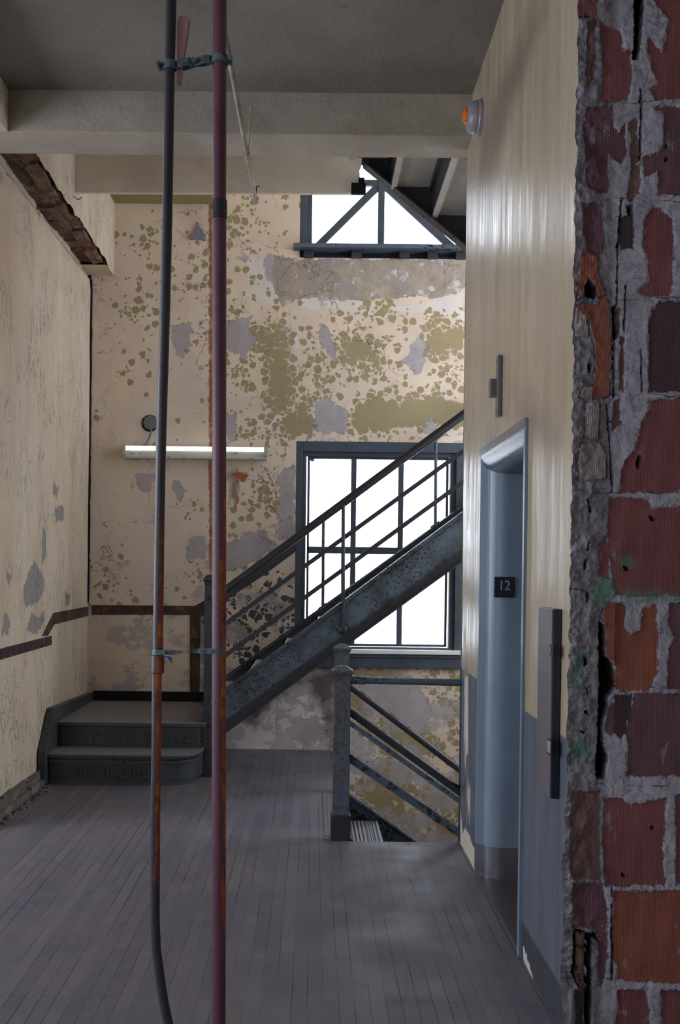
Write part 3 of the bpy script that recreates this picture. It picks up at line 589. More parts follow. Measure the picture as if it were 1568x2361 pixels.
# near right clay tile wall ---------------------------------------
def T4(p): return [(1250+u/3.374, v/3.374) for u, v in p]
def T5(p): return [(1250+u/3.374, 650+v/3.374) for u, v in p]
def T6(p): return [(1250+u/3.632, 1250+v/3.632) for u, v in p]
def T7(p): return [(1180+u/3.863, 1750+v/3.863) for u, v in p]
pt = lambda pts: [(lambda p: (p[0], p[2]))(at(x, y, Y=YT)) for x, y in pts]
RED = srgb(146,90,92); PUR = srgb(122,86,98); ORG = srgb(164,98,80); BRN = srgb(128,98,92); DPU = srgb(98,70,80); BEI = srgb(168,158,152); DRK = srgb(78,64,66)
BR = [(RED, T4([(275,-60),(430,-60),(420,110),(300,130),(275,100)])), (RED, T4([(455,150),(520,215),(600,240),(640,320),(625,400),(690,400),(690,640),(665,795),(440,795),(470,700),(470,430),(450,300)])),
 (PUR, T4([(350,840),(545,830),(550,990),(600,1040),(645,960),(650,1200),(610,1280),(540,1230),(515,1200),(520,1500),(420,1500),(350,1450),(320,1000)])), (PUR, T4([(310,1590),(475,1590),(470,1700),(490,1930),(440,1990),(400,2010),(340,1960),(320,1700)])),
 (ORG, T4([(300,1980),(340,1950),(430,1990),(430,2130),(490,2300),(440,2320),(400,2200),(360,2170),(330,2230),(320,2310),(275,2330)])),
 (RED, T4([(850,-60),(1100,-60),(1100,770),(880,780),(830,690),(910,660),(850,540),(820,400),(830,270),(870,330),(930,410),(960,280),(980,150),(900,60)])),
 (PUR, T4([(860,840),(960,820),(1100,850),(1100,1520),(905,1520),(900,1330),(790,1380),(790,1230),(900,1190),(940,1110),(950,900)])), (RED, T4([(860,1610),(920,1630),(1000,1700),(1020,1830),(1010,2230),(990,2310),(780,2300),(740,2260),(830,2190),(820,2050),(780,1900),(800,1700)])),
 (BRN, T4([(670,950),(730,930),(750,1100),(750,1270),(690,1310),(680,1150)])), (DRK, T4([(610,1690),(700,1690),(712,1930),(600,1950)])), (BRN, T4([(360,170),(420,150),(400,600),(340,700)])), (BRN, T4([(700,1290),(770,1270),(750,1500),(690,1580),(660,1560)])),
 (DPU, T5([(920,150),(1100,150),(1100,860),(830,860),(830,320),(850,220)])), (RED, T5([(830,920),(1100,900),(1100,1620),(900,1640),(600,1640),(610,1530),(640,1400),(720,1300),(780,1080),(830,1000)])),
 (RED, T5([(520,1670),(820,1690),(850,1760),(1100,1740),(1100,2440),(560,2440),(510,2000)])), (ORG, T5([(270,190),(300,180),(440,180),(460,130),(510,150),(530,400),(520,890),(440,910),(380,910),(410,700),(400,480),(340,300)])),
 (BRN, T5([(540,200),(610,220),(600,400),(550,450)])), (BRN, T5([(610,430),(640,430),(630,850),(590,850)])), (BRN, T5([(550,940),(600,910),(610,1100),(545,1160)])), (RED, T5([(440,2040),(490,1990),(520,2070),(520,2300),(440,2290)])),
 (BEI, T5([(260,200),(310,230),(350,350),(350,430),(260,430)])), (BEI, T5([(320,820),(400,820),(380,920),(280,900)])), (BEI, T5([(340,940),(440,940),(430,1230),(330,1220)])), (BEI, T5([(300,1260),(440,1250),(490,1350),(490,1530),(300,1550),(275,1400)])),
 (ORG, T6([(530,510),(690,510),(700,560),(690,700),(740,780),(830,740),(840,560),(950,520),(970,800),(960,1100),(900,1250),(670,1250),(620,1230),(610,1030),(530,940),(530,800),(500,600)])), (PUR, T6([(1060,510),(1200,510),(1200,1230),(1050,1230),(1060,900),(1110,800),(1060,700)])),
 (PUR, T6([(770,1260),(1200,1270),(1200,1960),(820,1960),(710,1950),(720,1700),(700,1550),(740,1400)])), (DRK, T6([(600,1290),(760,1270),(750,1390),(690,1600),(650,1640),(590,1600)])), (BRN, T6([(590,1300),(560,1400),(520,1560),(590,1640),(600,1450)])),
 (RED, T7([(820,350),(960,340),(1050,400),(1140,400),(1370,345),(1370,420),(1340,800),(1360,1130),(830,1130),(810,700)])), (RED, T7([(1460,320),(1560,310),(1560,1120),(1460,1120)])), (ORG, T7([(910,1180),(1560,1170),(1560,2000),(930,1960),(950,1850),(900,1780)])),
 (RED, T7([(950,2060),(1210,2050),(1250,2500),(920,2500)])), (RED, T7([(1330,2060),(1560,2060),(1560,2500),(1330,2500)])), (BRN, T7([(530,290),(780,290),(790,1070),(520,1060)])), (PUR, T7([(540,1100),(810,1110),(850,1350),(840,1900),(790,2020),(760,1900),(780,1620),(740,1500),(540,1500)])), (DRK, T7([(560,2040),(650,2040),(650,2500),(560,2500)]))]
VOID = [T4([(365,2175),(420,2230),(430,2290),(400,2330),(340,2300),(335,2230)]), T4([(715,-60),(805,-60),(775,300),(752,470),(705,470),(712,200)]), T4([(755,700),(775,700),(775,800),(755,790)]), T4([(650,1600),(710,1590),(710,1700),(670,1680)]), T4([(957,1120),(978,1125),(975,1155),(955,1155)]), T4([(955,1220),(982,1228),(978,1258),(952,1250)]),T4([(300,128),(370,120),(350,150),(300,145)]),
 T5([(750,1350),(778,1360),(765,1420),(750,1460),(733,1450),(735,1400)]), T5([(825,1812),(860,1820),(880,1850),(860,1865),(840,1850)]), T5([(350,640),(375,640),(375,700),(355,710)]), T5([(635,2215),(655,2210),(680,2245),(650,2250)]), T5([(345,1665),(355,1665),(385,1790),(372,1790)]), T5([(345,2030),(362,2030),(360,2090),(345,2080)]), T5([(590,150),(570,300),(600,420),(565,460),(540,440),(545,200)]),
 T6([(470,655),(520,700),(530,940),(610,1040),(615,1240),(560,1300),(550,1400),(500,1550),(520,1700),(550,1800),(530,1980),(450,1980),(440,1850),(460,1700),(470,1200)]), T6([(350,960),(385,975),(390,1030),(355,1035)]), T6([(345,1400),(380,1400),(380,1440),(345,1430)]), T6([(315,1580),(370,1585),(345,1615)]), T6([(350,150),(370,145),(362,235),(345,230)]), T6([(372,420),(385,430),(375,510),(365,500)]), T6([(360,1220),(382,1225),(378,1265)]), T6([(375,0),(388,0),(380,90),(368,85)]),
 T4([(762,700),(776,700),(770,1250),(755,1250)]), T4([(606,1560),(622,1560),(592,2000),(585,2361),(570,2361),(576,2000)]), T5([(543,450),(562,450),(562,900),(547,900)]), T5([(763,520),(773,520),(777,860),(767,860)]), T5([(494,950),(505,950),(550,1560),(542,1640),(534,1560)]), T5([(640,30),(655,30),(640,400),(628,400)]), T5([(498,1080),(545,1085),(545,1092),(498,1090)]),
 T7([(1240,610),(1255,600),(1270,615),(1262,635),(1242,632)]), T7([(970,1005),(1010,1035),(1012,1060),(990,1055)]), T7([(655,1530),(720,1560),(720,1700),(712,2500),(655,2500)]), T7([(545,1510),(650,1520),(650,2030),(590,2030),(530,1900)]), T7([(885,1140),(893,1140),(905,1900),(885,1960),(880,1500)]), T7([(728,1540),(775,1600),(780,1630),(730,1600)])]
GRN = [T6([(420,300),(600,290),(630,430),(610,500),(540,500),(430,520),(380,440)]), T6([(640,420),(760,410),(1160,410),(1160,500),(900,490),(650,490)]), T6([(240,900),(340,880),(345,1080),(310,1220),(240,1220)]), T6([(220,1680),(400,1600),(400,1780),(220,1840)]), T5([(600,2150),(700,2130),(710,2210),(600,2210)])]
NB = len(BR)
def tile_fields():
    P = [pt(p) for _, p in BR]; cols = [c for c, _ in BR]
    # further courses beyond the photo's right border
    for k in range(-9, 9):
        z0 = 1.755+.311*k+.006; off = .12 if k % 2 else 0
        for j in range(5):
            x0 = 1.21+off+j*.315; P.append([(x0, z0+.008), (x0+.30, z0+.008), (x0+.30, z0+.29), (x0, z0+.29)]); cols.append((RED, PUR, ORG, DPU)[(k*3+j*5) % 4])
    return P, cols
TP, TC = tile_fields(); VP_ = [pt(p) for p in VOID]; GP = [pt(p) for p in GRN]
_c = {}
def tcalc(U, V):
    k = (len(U))
    if k not in _c:
        D = np.full(U.shape, -.12); C = np.tile(np.array(BRN), (len(U), 1))
        for p, c in zip(TP, TC):
            d = sdist(U, V, p, .05); m = d > D; D = np.where(m, d, D); C[m] = c
        VD = np.max([sdist(U, V, p, .05) for p in VP_], 0)
        VD = VD+(fbm(U*70, V*70, 3)-.5)*.008
        _c[k] = (D, C, VD)
    return _c[k]
def t_relief(U, V):
    D, C, VD = tcalc(U, V)
    d = D+(fbm(U*120, V*90, 3)-.5)*.016
    n1 = fbm(U*45, V*45); n2 = fbm(U*26+3, V*20)
    mort = .007*np.clip(-d/.004, 0, 1)*(.35+1.1*n1)
    left = np.clip((.945-U)/.06, 0, 1)          # broken left column is rougher and set back
    h = mort+(n2-.5)*.030*left+(n1-.5)*.014*left
    beige = (np.abs(C-np.array(BEI)).sum(1) < 1e-4)&(D > 0); h = h+beige*.016
    orange = (np.abs(C-np.array(ORG)).sum(1) < 1e-4)&(D > 0)&(U < .97); h = h+orange*.012
    h = np.where(VD > 0, -.03-np.clip(VD/.004, 0, 1)*.07, h)
    return h
tx = lin(XR-.006, 1.20, .0026)+lin(1.21, 2.8, .012); tz = lin(-.3, .15, .03)+lin(.16, 3.42, .0028)+lin(3.45, 4.06, .03)
def t_place(U, V, H):
    e = (U < XR-.004)
    x = U+e*((fbm(V*0+2, V*30)-.5)*.014-.004*(V < 1.2)-.006*(V < .6)); return np.stack([x, YT-H, V], 1)
xv, xf = [], []
quad((XR+.012,YT+.002,-.3),(XR+.012,YT+.3,-.3),(XR+.012,YT+.3,4.06),(XR+.012,YT+.002,4.06)); quad((XR+.012,YT+.3,-.3),(2.8,YT+.3,-.3),(2.8,YT+.3,4.06),(XR,YT+.3,4.06))
grid_wall('wall_near_right', tx, tz, t_place, M_tile, {'dbrick': lambda U, V: tcalc(U, V)[0], 'tint': lambda U, V: tcalc(U, V)[1], 'dvoid': lambda U, V: tcalc(U, V)[2], 'dgreen': lambda U, V: np.max([sdist(U, V, p) for p in GP], 0)}, relief=t_relief, extra=(xv, xf))

# unseen remainder of the rooms that shapes the light
bm = bmesh.new(); wall_boxes(bm, 'x', -5.3, -5.0, -3.3, 6.0, 0, 4.06, SIDE_WIN); struct('wall_far_left', bm, M_dull)
bm = bmesh.new(); box(bm, -5.3, XL-.3, 5.66, 5.96, 0, 4.06); struct('wall_side_room', bm, M_dull)
bm = bmesh.new(); wall_boxes(bm, 'y', -3.3, -3.0, -5.3, 3.2, 0, 4.06, ADDED_REAR_WIN); struct('wall_behind', bm, M_dull)
bm = bmesh.new(); box(bm, 2.8, 3.1, -3.3, YT+.3, 0, 4.06); struct('wall_far_right', bm, M_dull)
bm = bmesh.new(); wall_boxes(bm, 'x', 3.0, 3.3, 5.3, YB+.3, -3, 6.9, [(5.6, 7.7, 1.4, 4.9)]); wall_boxes(bm, 'y', 5.25, 5.5, XR+.25, 3.3, -3, 6.9); struct('wall_stair_right', bm, M_dull)  # window opening added out of view for its light
bm = bmesh.new(); box(bm, XU-.3, 3.2, 5.37, 5.6, 4.3, 6.9); struct('wall_stair_near', bm, M_dull)
bm = bmesh.new(); box(bm, -5.3, 3.3, 3, YB+.3, -3.2, -3); box(bm, WX-.3, WX-.02, WY-.3, YB, -3, -.25); box(bm, WX-.02, 3.3, WY-.3, WY-.02, -3, -.25); struct('wall_well', bm, M_dull)

# floor edge boards at the well
bm = bmesh.new(); x0 = at(748, 1885, Z=0)[0]
box(bm, .085, .155, 5.55, 6.64, -.002, .006); box(bm, .075, .165, 5.50, 5.55, -.002, .008); box(bm, .075, .165, 6.64, 6.66, -.002, .008)
struct('trim_7', bm, M_floor, 'narrow floor board laid along the stair well edge', 'board', bevel=.001)
bm = bmesh.new(); box(bm, WX-.018, 3.0, WY-.03, WY+.012, -.25, -.012); box(bm, WX-.012, WX+.012, WY, YB, -.25, -.012)
struct('trim_8', bm, M_irond, 'dark fascia around the edge of the stair well', 'fascia')

# ------------------------------------------------------------------ windows
def rect(bm, X0, X1, Z0, Z1, w_, y0, y1):
    box(bm, X0, X0+w_, y0, y1, Z0, Z1); box(bm, X1-w_, X1, y0, y1, Z0, Z1); box(bm, X0+w_, X1-w_, y0, y1, Z0, Z0+w_); box(bm, X0+w_, X1-w_, y0, y1, Z1-w_, Z1)
wn = thing('window_1', 'large lower window with dark frame and white sky behind the stairs', 'window', (.55, YB, .83), kind='structure')
def zb(y, x=850): return at(x, y, Y=YB)[2]
def xb(x, y=1300): return at(x, y, Y=YB)[0]
XA, XB_ = W1[0], W1[1]; ZA, ZB = W1[2], W1[3]
bm = bmesh.new(); box(bm, XA, XA+.055, YB+.0, YB+.09, ZA, ZB); box(bm, XB_-.075, XB_, YB+.0, YB+.09, ZA, ZB); box(bm, XA+.055, XB_-.075, YB+.0, YB+.09, ZB-.085, ZB)
obj('casing', bm, M_sash, wn, bevel=.004)
bm = bmesh.new(); box(bm, XA+.055, XA+.085, YB+.03, YB+.12, ZA, ZB-.085); box(bm, XB_-.118, XB_-.075, YB+.03, YB+.12, ZA, ZB-.085); box(bm, XA+.085, XB_-.118, YB+.03, YB+.12, ZB-.118, ZB-.085); box(bm, XA+.085, XB_-.118, YB+.03, YB+.12, ZA, ZA+.018)
obj('frame', bm, M_sash, wn, bevel=.003)
bm = bmesh.new(); rect(bm, XA+.094, XB_-.130, ZA+.024, ZB-.118, .020, YB+.06, YB+.10)
sash = obj('sash', bm, M_sash, wn, bevel=.002)
for xx in (xb(816, 1150), xb(925, 1200)):
    obj('muntin', B(box, xx-.0225, xx+.0225, YB+.055, YB+.10, ZA+.03, ZB-.13), M_sash, wn, bevel=.004)
obj('muntin', B(box, XA+.1, XB_-.13, YB+.06, YB+.098, zb(1277), zb(1261)), M_sash, wn, bevel=.003)
obj('glass_pane', B(box, XA+.085, XB_-.118, YB+.078, YB+.084, ZA+.018, ZB-.118), M_glass, wn)
M_sill = mat_flat('sunlit_window_sill', srgb(244,244,246), .35)  # near-white colour stands in for sunlight on the sill
obj('sill', B(box, XA-.03, XB_+.06, YB-.06, YB+.12, ZA-.03, ZA+.004), M_sill, wn, bevel=.004)
bm = bmesh.new(); box(bm, -.03, XB_+.3, YB-.035, YB-.001, ZA-.145, ZA-.035); box(bm, -.03, XB_+.3, YB-.045, YB-.03, ZA-.06, ZA-.035); box(bm, -.25, -.02, YB-.03, YB-.001, ZA-.145, ZA-.05)
obj('apron', bm, M_sash, wn, bevel=.003)
M_stick = mat_flat('faded_round_sticker', srgb(150,150,190), .6)
obj('sticker', B(lathe, [(.019,0),(.019,.001)], (at(720,1059,Y=YB+.07)[0], YB+.076, at(720,1059,Y=YB+.07)[2]), 20, 'y'), M_stick, wn)

w2 = thing('window_2', 'upper window with crossing diagonal braces above the peeling wall', 'window', (.55, YB, 4.16), kind='structure')
za = W2[2]; 
bm = bmesh.new(); box(bm, W2[0], W2[0]+.055, YB+.0, YB+.1, za, W2[3]); box(bm, W2[0]+.05, W2[0]+.1, YB+.03, YB+.12, za, W2[3]); box(bm, 1.30, 1.36, YB+.03, YB+.1, za, W2[3]); box(bm, W2[0], W2[1], YB, YB+.1, W2[3]-.08, W2[3])
obj('frame', bm, M_sash, w2, bevel=.004)
xm = xb(880, 500)
obj('mullion', B(box, xm-.027, xm+.027, YB+.04, YB+.09, za, W2[3]-.08), M_sash, w2, bevel=.004)
obj('transom', B(box, W2[0]+.1, 1.3, YB+.045, YB+.085, 4.685, 4.735), M_sash, w2, bevel=.003)
def flatbar(bm, x0, z0, x1, z1, w_, ya, yb):
    L = math.hypot(x1-x0, z1-z0); nx, nz = -(z1-z0)/L*w_/2, (x1-x0)/L*w_/2
    prism(bm, [(x0+nx,z0+nz),(x1+nx,z1+nz),(x1-nx,z1-nz),(x0-nx,z0-nz)], 'y', ya, yb)
obj('brace', B(flatbar, xb(729,566), za+.01, xm+.02, 4.735, .060, YB+.05, YB+.075), M_sash, w2, bevel=.003)
obj('brace', B(flatbar, xm-.02, 4.735, xb(1052,575), za+.0, .064, YB+.05, YB+.075), M_sash, w2, bevel=.003)
obj('glass_pane', B(box, W2[0]+.1, W2[1]-.02, YB+.095, YB+.10, za, W2[3]-.08), M_glass, w2)
obj('sill', B(box, W2[0]-.05, W2[1]+.05, YB-.10, YB+.12, za-.035, za), M_iron, w2, bevel=.004)
bm = bmesh.new(); box(bm, W2[0]+.0, W2[1], YB+.05, YB+.1, za-.09, za-.035); obj('sill_shade_strip', bm, M_black, w2)  # black strip put in for the shadow under the sill
for x_ in (700, 810, 920, 985, 1050):
    a = xb(x_, 590); obj('sill_block', B(box, a, a+.085, YB-.03, YB+.05, za-.095, za-.035), M_irond, w2, bevel=.003)

# ------------------------------------------------------------------ elevator door
dr = thing('door_1', 'elevator doorway with rounded blue-grey steel frame', 'door', (XR, 4.39, 0), kind='structure')
def jprof(y_edge, sgn, deep=.185, r=.10):
    pts = [(XR-.012, y_edge)]
    for k in range(0, 11):
        a = k/10*R90; pts.append((XR-.012+.035+r*(1-math.cos(a))*1.0, y_edge-sgn*(.012+ .055*math.sin(a))))
    pts.append((XR+deep, y_edge-sgn*.067)); pts.append((XR+deep, y_edge+sgn*.03)); pts.append((XR-.012, y_edge+sgn*.03)); return pts
pr = jprof(DH[1]-.02, 1); jb = obj('jamb', B(prism, pr, 'z', .16, DH[3]), M_jamb, dr, smooth=True)
obj('jamb_foot', B(prism, [(x+ (-.001), y-.001) for x, y in pr], 'z', 0, .16), M_brushed, dr, smooth=True)
obj('jamb', B(prism, jprof(DH[0]+.02, -1), 'z', .0, DH[3]+.03), M_jamb, dr, smooth=True)
hp = [(XR-.014, DH[3]+.035), (XR-.014, DH[3]-.0)]
for k in range(11):
    a = k/10*R90; hp.append((XR-.012+.10*(1-math.cos(a)), DH[3]-.09*math.sin(a)))
hp += [(XR+.19, DH[3]-.09), (XR+.19, DH[3]+.035)]
bm = bmesh.new(); A_ = [bm.verts.new((x, DH[0]+.0, z)) for x, z in hp]; B__ = [bm.verts.new((x, DH[1]+.015, z)) for x, z in hp]
bm.faces.new(A_); bm.faces.new(B__[::-1])
for i in range(len(hp)): bm.faces.new((A_[i], B__[i], B__[(i+1) % len(hp)], A_[(i+1) % len(hp)]))
obj('head', bm, M_brushed, dr, smooth=True)
obj('door_panel', B(box, XR+.195, XR+.23, DH[0]-.1, 4.38, .005, DH[3]), M_edoor, dr, bevel=.003)
obj('door_panel', B(box, XR+.20, XR+.235, 4.385, DH[1]+.1, .005, DH[3]), M_edoor, dr, bevel=.003)
obj('threshold', B(box, XR+.0, XR+.24, DH[0]-.05, DH[1]+.05, -.01, .006), M_edoor, dr, bevel=.002)
# plate 12
c12 = at(1163, 1354, Y=4.80)
np_ = thing('floor_number_plate', 'small black square plate reading 12 on the rounded elevator jamb', 'sign', (c12[0], 4.81, c12[2]))
s_ = .050
pl_ = obj('plate', B(box, c12[0]-s_, c12[0]+s_, 4.801, 4.811, c12[2]-s_, c12[2]+s_), M_black, np_, bevel=.006)
pl_.location = (0, 0, 0)
fc = bpy.data.curves.new('numerals', 'FONT'); fc.body = '12'; fc.size = .068; fc.align_x = 'CENTER'; fc.align_y = 'CENTER'; fc.extrude = .0012; fc.space_character = .92
fo = bpy.data.objects.new('numerals', fc); COL.objects.link(fo); bpy.context.view_layer.update()
me = bpy.data.meshes.new_from_object(fo.evaluated_get(bpy.context.evaluated_depsgraph_get())); bpy.data.objects.remove(fo)
no = bpy.data.objects.new('numerals', me); COL.objects.link(no); me.materials.clear(); me.materials.append(mat_flat('engraved_numeral', srgb(150,156,164), .5))
no.parent = np_; no.location = (0, -.0105, .007); no.rotation_euler = (R90, 0, 0); no.scale = (.92, 1, 1)

# key switch bracket on elevator wall
ks = thing('indicator_bracket', 'narrow steel strip with small block on the wall above the elevator door', 'bracket', (XR, 4.44, 2.2))
obj('strip', B(box, XR-.022, XR-.004, 4.40, 4.455, 2.185, 2.455), M_steel, ks, bevel=.003)
obj('block', B(box, XR-.05, XR-.02, 4.43, 4.475, 2.275, 2.355), M_steel, ks, bevel=.004)
for z in (2.21, 2.43): obj('screw', B(lathe, [(.004,0),(.003,.003)], (XR-.022, 4.43, z), 10, 'x'), M_irond, ks)
# call station
cs = thing('call_station', 'tall slim black elevator call panel with grey faceplate', 'panel', (XR, 3.4, .75))
cz0, cz1 = .745, 1.375
obj('housing', B(box, XR-.028, XR-.002, 3.305, 3.505, cz0, cz1), M_black, cs, bevel=.002)
obj('faceplate', B(box, XR-.033, XR-.028, 3.307, 3.503, cz0+.002, cz1-.002), M_steel, cs, bevel=.001)
b1 = at(1273, 1500, X=XR-.033); b2 = at(1269, 1722, X=XR-.033)
o1 = obj('key_switch', B(box, XR-.037, XR-.032, b1[1]-.026, b1[1]+.026, b1[2]-.019, b1[2]+.019), M_irond, cs, bevel=.001)
obj('key_slot', B(lathe, [(.012,0),(.012,.003),(.006,.004)], (XR-.036, b1[1], b1[2]), 16, 'x'), M_steel, cs)
obj('call_button', B(box, XR-.037, XR-.032, b2[1]-.026, b2[1]+.026, b2[2]-.026, b2[2]+.026), M_black, cs, bevel=.001)
obj('button_face', B(box, XR-.040, XR-.035, b2[1]-.019, b2[1]+.019, b2[2]-.019, b2[2]+.019), M_chrome, cs, bevel=.002)
# alarm strobe high on wall
sb = at(1110, 272, X=XR)
al = thing('alarm_light', 'round grey wall alarm with orange lens high beside the beam', 'alarm', sb)
obj('base', B(lathe, [(.088,0),(.088,.018),(.082,.024),(.082,.036)], (XR, sb[1], sb[2]), 32, 'x'), M_white, al, smooth=True)
obj('body', B(lathe, [(.080,.034),(.078,.05),(.066,.066),(.05,.075)], (XR, sb[1], sb[2]), 32, 'x'), M_white, al, smooth=True)
M_lens = mat_flat('orange_lens', srgb(214,110,30), .25)
obj('lens', B(lathe, [(.040,.072),(.038,.084),(.026,.094),(.01,.097)], (XR, sb[1], sb[2]+.01), 24, 'x'), M_lens, al, smooth=True)

# ------------------------------------------------------------------ up staircase
YN, YF = 7.13, 8.16
st = thing('iron_staircase', 'blue-grey iron staircase climbing to the right in front of the lower window', 'staircase', (-.9, 7.1, 0))
nl = lambda X: .642+.763*(X+.605)      # near stringer top
nb = lambda X: .345+.742*(X+.592)
fl_ = lambda X: .614+.745*(X+.68)
Xe = 1.95
bm = bmesh.new()
prism(bm, [(-.79,.50),(-.72,.56),(Xe,nl(Xe)),(Xe,nb(Xe)),(-.62,nb(-.62)),(-.79,.20)], 'y', YN, YN+.012)
obj('stringer', bm, M_string, st)
def lip(bm, f, off, h, y0, y1, x0, x1):
    prism(bm, [(x0, f(x0)+off), (x1, f(x1)+off), (x1, f(x1)+off-h), (x0, f(x0)+off-h)], 'y', y0, y1)
bm = bmesh.new(); lip(bm, nl, .004, .014, YN-.045, YN+.03, -.72, Xe); lip(bm, nl, -.012, .022, YN-.022, YN, -.72, Xe); lip(bm, nl, -.04, .008, YN-.012, YN, -.72, Xe)
obj('stringer_flange', bm, M_string, st)
bm = bmesh.new(); lip(bm, nb, .075, .012, YN-.018, YN, -.66, Xe); lip(bm, nb, .05, .05, YN-.010, YN, -.68, Xe); lip(bm, nb, .0, .016, YN-.05, YN+.03, -.7, Xe)
obj('stringer_flange', bm, M_irond, st)
bm = bmesh.new(); prism(bm, [(-.86,.42),(-.86,.50),(Xe,fl_(Xe)),(Xe,fl_(Xe)-.3),(-.62,.36)], 'y', YF-.04, YF-.02)
obj('stringer', bm, M_irond, st)
bm = bmesh.new(); lip(bm, fl_, .004, .012, YF-.06, YF-.01, -.86, Xe); obj('stringer_flange', bm, M_iron, st)
for i in range(11):
    X0 = .035+.25*(i-4); Z0 = 1.115+.18*(i-4)
    if X0 > Xe-.2 or X0 < -.73: continue
    bm = bmesh.new(); box(bm, X0, X0+.275, YN+.012, YF-.04, Z0-.022, Z0); box(bm, X0, X0+.012, YN+.012, YF-.04, Z0-.034, Z0-.0)
    obj('tread', bm, M_tread_skylit, st)
    obj('riser', B(box, X0+.022, X0+.028, YN+.012, YF-.04, Z0-.18, Z0-.022), M_irond, st)
M_riser = mat_iron('black_cast_iron', srgb(64,70,74), srgb(46,46,50), .62, 34)
# platform
PF = 7.06; PH = .39
bm = bmesh.new(); box(bm, XL+.05, -.74, PF+.004, YB-.03, PH-.005, PH+.001); obj('platform', bm, M_plat, st)
bm = bmesh.new(); box(bm, XL+.05, -.74, PF, PF+.05, PH-.03, PH-.001); obj('nosing', bm, M_riser, st, bevel=.006)
def panel_riser(bm, x0, x1, y, z0, z1, n_):
    box(bm, x0, x1, y, y+.02, z0, z1)
    box(bm, x0, x1, y-.012, y+.002, z1-.03, z1-.008); box(bm, x0, x1, y-.008, y+.002, z0, z0+.02)
    wd = (x1-x0-.04)/n_
    for i in range(n_):
        a = x0+.02+i*wd; rect(bm, a+.012, a+wd-.012, z0+.035, z1-.045, .009, y-.012, y+.001)
        for j in range(5):
            cx = a+wd*(j+.5)/5; box(bm, cx-.012, cx+.012, y-.009, y+.001, (z0+z1)/2-.018, (z0+z1)/2+.008)
bm = bmesh.new(); panel_riser(bm, XL+.055, -.79, PF+.035, .20, PH-.028, 4); obj('riser', bm, M_riser, st)
bm = bmesh.new()
SF = 6.80
outl = [(XL+.06, SF), (-.98, SF)]+[(-.98+.22*math.sin(a), SF+.24-.24*math.cos(a)) for a in [k/8*R90 for k in range(1, 9)]]+[(-.76, PF+.06), (XL+.06, PF+.06)]
prism(bm, outl, 'z', .184, .206); obj('nosing', bm, M_riser, st, bevel=.006)
bm = bmesh.new(); prism(bm, outl, 'z', .206, .210); obj('lower_step', bm, M_plat, st)
inn = [(XL+.065, SF+.03), (-.985, SF+.03)]+[(-.985+.195*math.sin(a), SF+.24-.21*math.cos(a)) for a in [k/8*R90 for k in range(1, 9)]]+[(-.79, PF+.05), (XL+.065, PF+.05)]
bm = bmesh.new(); prism(bm, inn, 'z', 0, .187)
for (z0, z1, g) in ((.0,.022,.012),(.148,.17,.014),(.04,.05,.006),(.13,.138,.006)):
    ou = [(XL+.065, SF+.03-g), (-.985, SF+.03-g)]+[(-.985+(.195+g)*math.sin(a), SF+.24-(.21+g)*math.cos(a)) for a in [k/8*R90 for k in range(1, 9)]]+[(-.79+g, PF+.05), (XL+.065, PF+.05)]
    prism(bm, ou, 'z', z0, z1)
for i in range(4):
    a = XL+.10+i*.185; rect(bm, a, a+.165, .055, .125, .009, SF+.016, SF+.031)
    for j in range(4): box(bm, a+.03+j*.033, a+.048+j*.033, SF+.020, SF+.031, .078, .102)
obj('riser', bm, M_riser, st)
# left skirt plate and back kerb
bm = bmesh.new(); prism(bm, [(SF-.05,0),(SF-.05,.24),(PF-.07,.50),(PF-.02,.50),(YB-.005,.455),(YB-.005,PH-.02),(PF,PH-.02),(PF,0)], 'x', XL+.008, XL+.06)
bmesh.ops.recalc_face_normals(bm, faces=bm.faces)
obj('skirt_plate', bm, M_riser, st, bevel=.004)
bm = bmesh.new(); box(bm, XL+.06, -.80, YB-.035, YB-.002, PH-.02, .47); box(bm, -.86, -.80, YB-.06, YB-.03, PH-.02, .50); obj('skirt_plate', bm, M_darkv, st, bevel=.004)
# upper newel beside the riser pipe
def newel(bm_list_parent, X, Y, z0, z1, mat, name='newel_post', s=.047):
    bm = bmesh.new(); box(bm, X-s, X+s, Y-s, Y+s, z0, z1-.07); 
    o = obj(name, bm, mat, bm_list_parent, bevel=.004)
    bm = bmesh.new()
    def ring(r, z): return [bm.verts.new((X+a*r, Y+b*r, z)) for a, b in ((-1,-1),(1,-1),(1,1),(-1,1))]
    prof = [(s*.99, z1-.078), (s*1.05, z1-.066), (s*1.05, z1-.058), (s*1.22, z1-.045), (s*1.28, z1-.04), (s*1.28, z1-.026), (s*1.1, z1-.022), (s*.75, z1-.01), (s*.3, z1-.0)]
    R_ = [ring(*p) for p in prof]
    for a, b in zip(R_, R_[1:]):
        for k in range(4): bm.faces.new((a[k], a[(k+1) % 4], b[(k+1) % 4], b[k]))
    bm.faces.new(R_[0][::-1]); bm.faces.new(R_[-1])
    cap_ = obj('newel_cap', bm, mat, None); cap_.parent = o
    return o
newel(st, -.735, 7.15, 0, 1.45, M_irond, s=.035)
hr = lambda X: 1.347+.757*(X+.613)
YR = YN-.0
obj('handrail', B(tube, [(-.735,YR,hr(-.735)),(Xe,YR,hr(Xe))], .029, 14), M_irond, st, smooth=True)
for off, sl in ((1.101, .745), (.873, .748)):
    obj('rail', B(bar, (-.735,YR,off+sl*(-.735+.615)), (Xe,YR,off+sl*(Xe+.615)), .014, .040), M_irond, st)
bxp = .218
obj('baluster', B(tube, [(bxp+.004,YR-.012,1.07),(bxp-.003,YR-.012,hr(bxp)-.02)], [.0155,.0135], 12), M_irond, st, smooth=True)
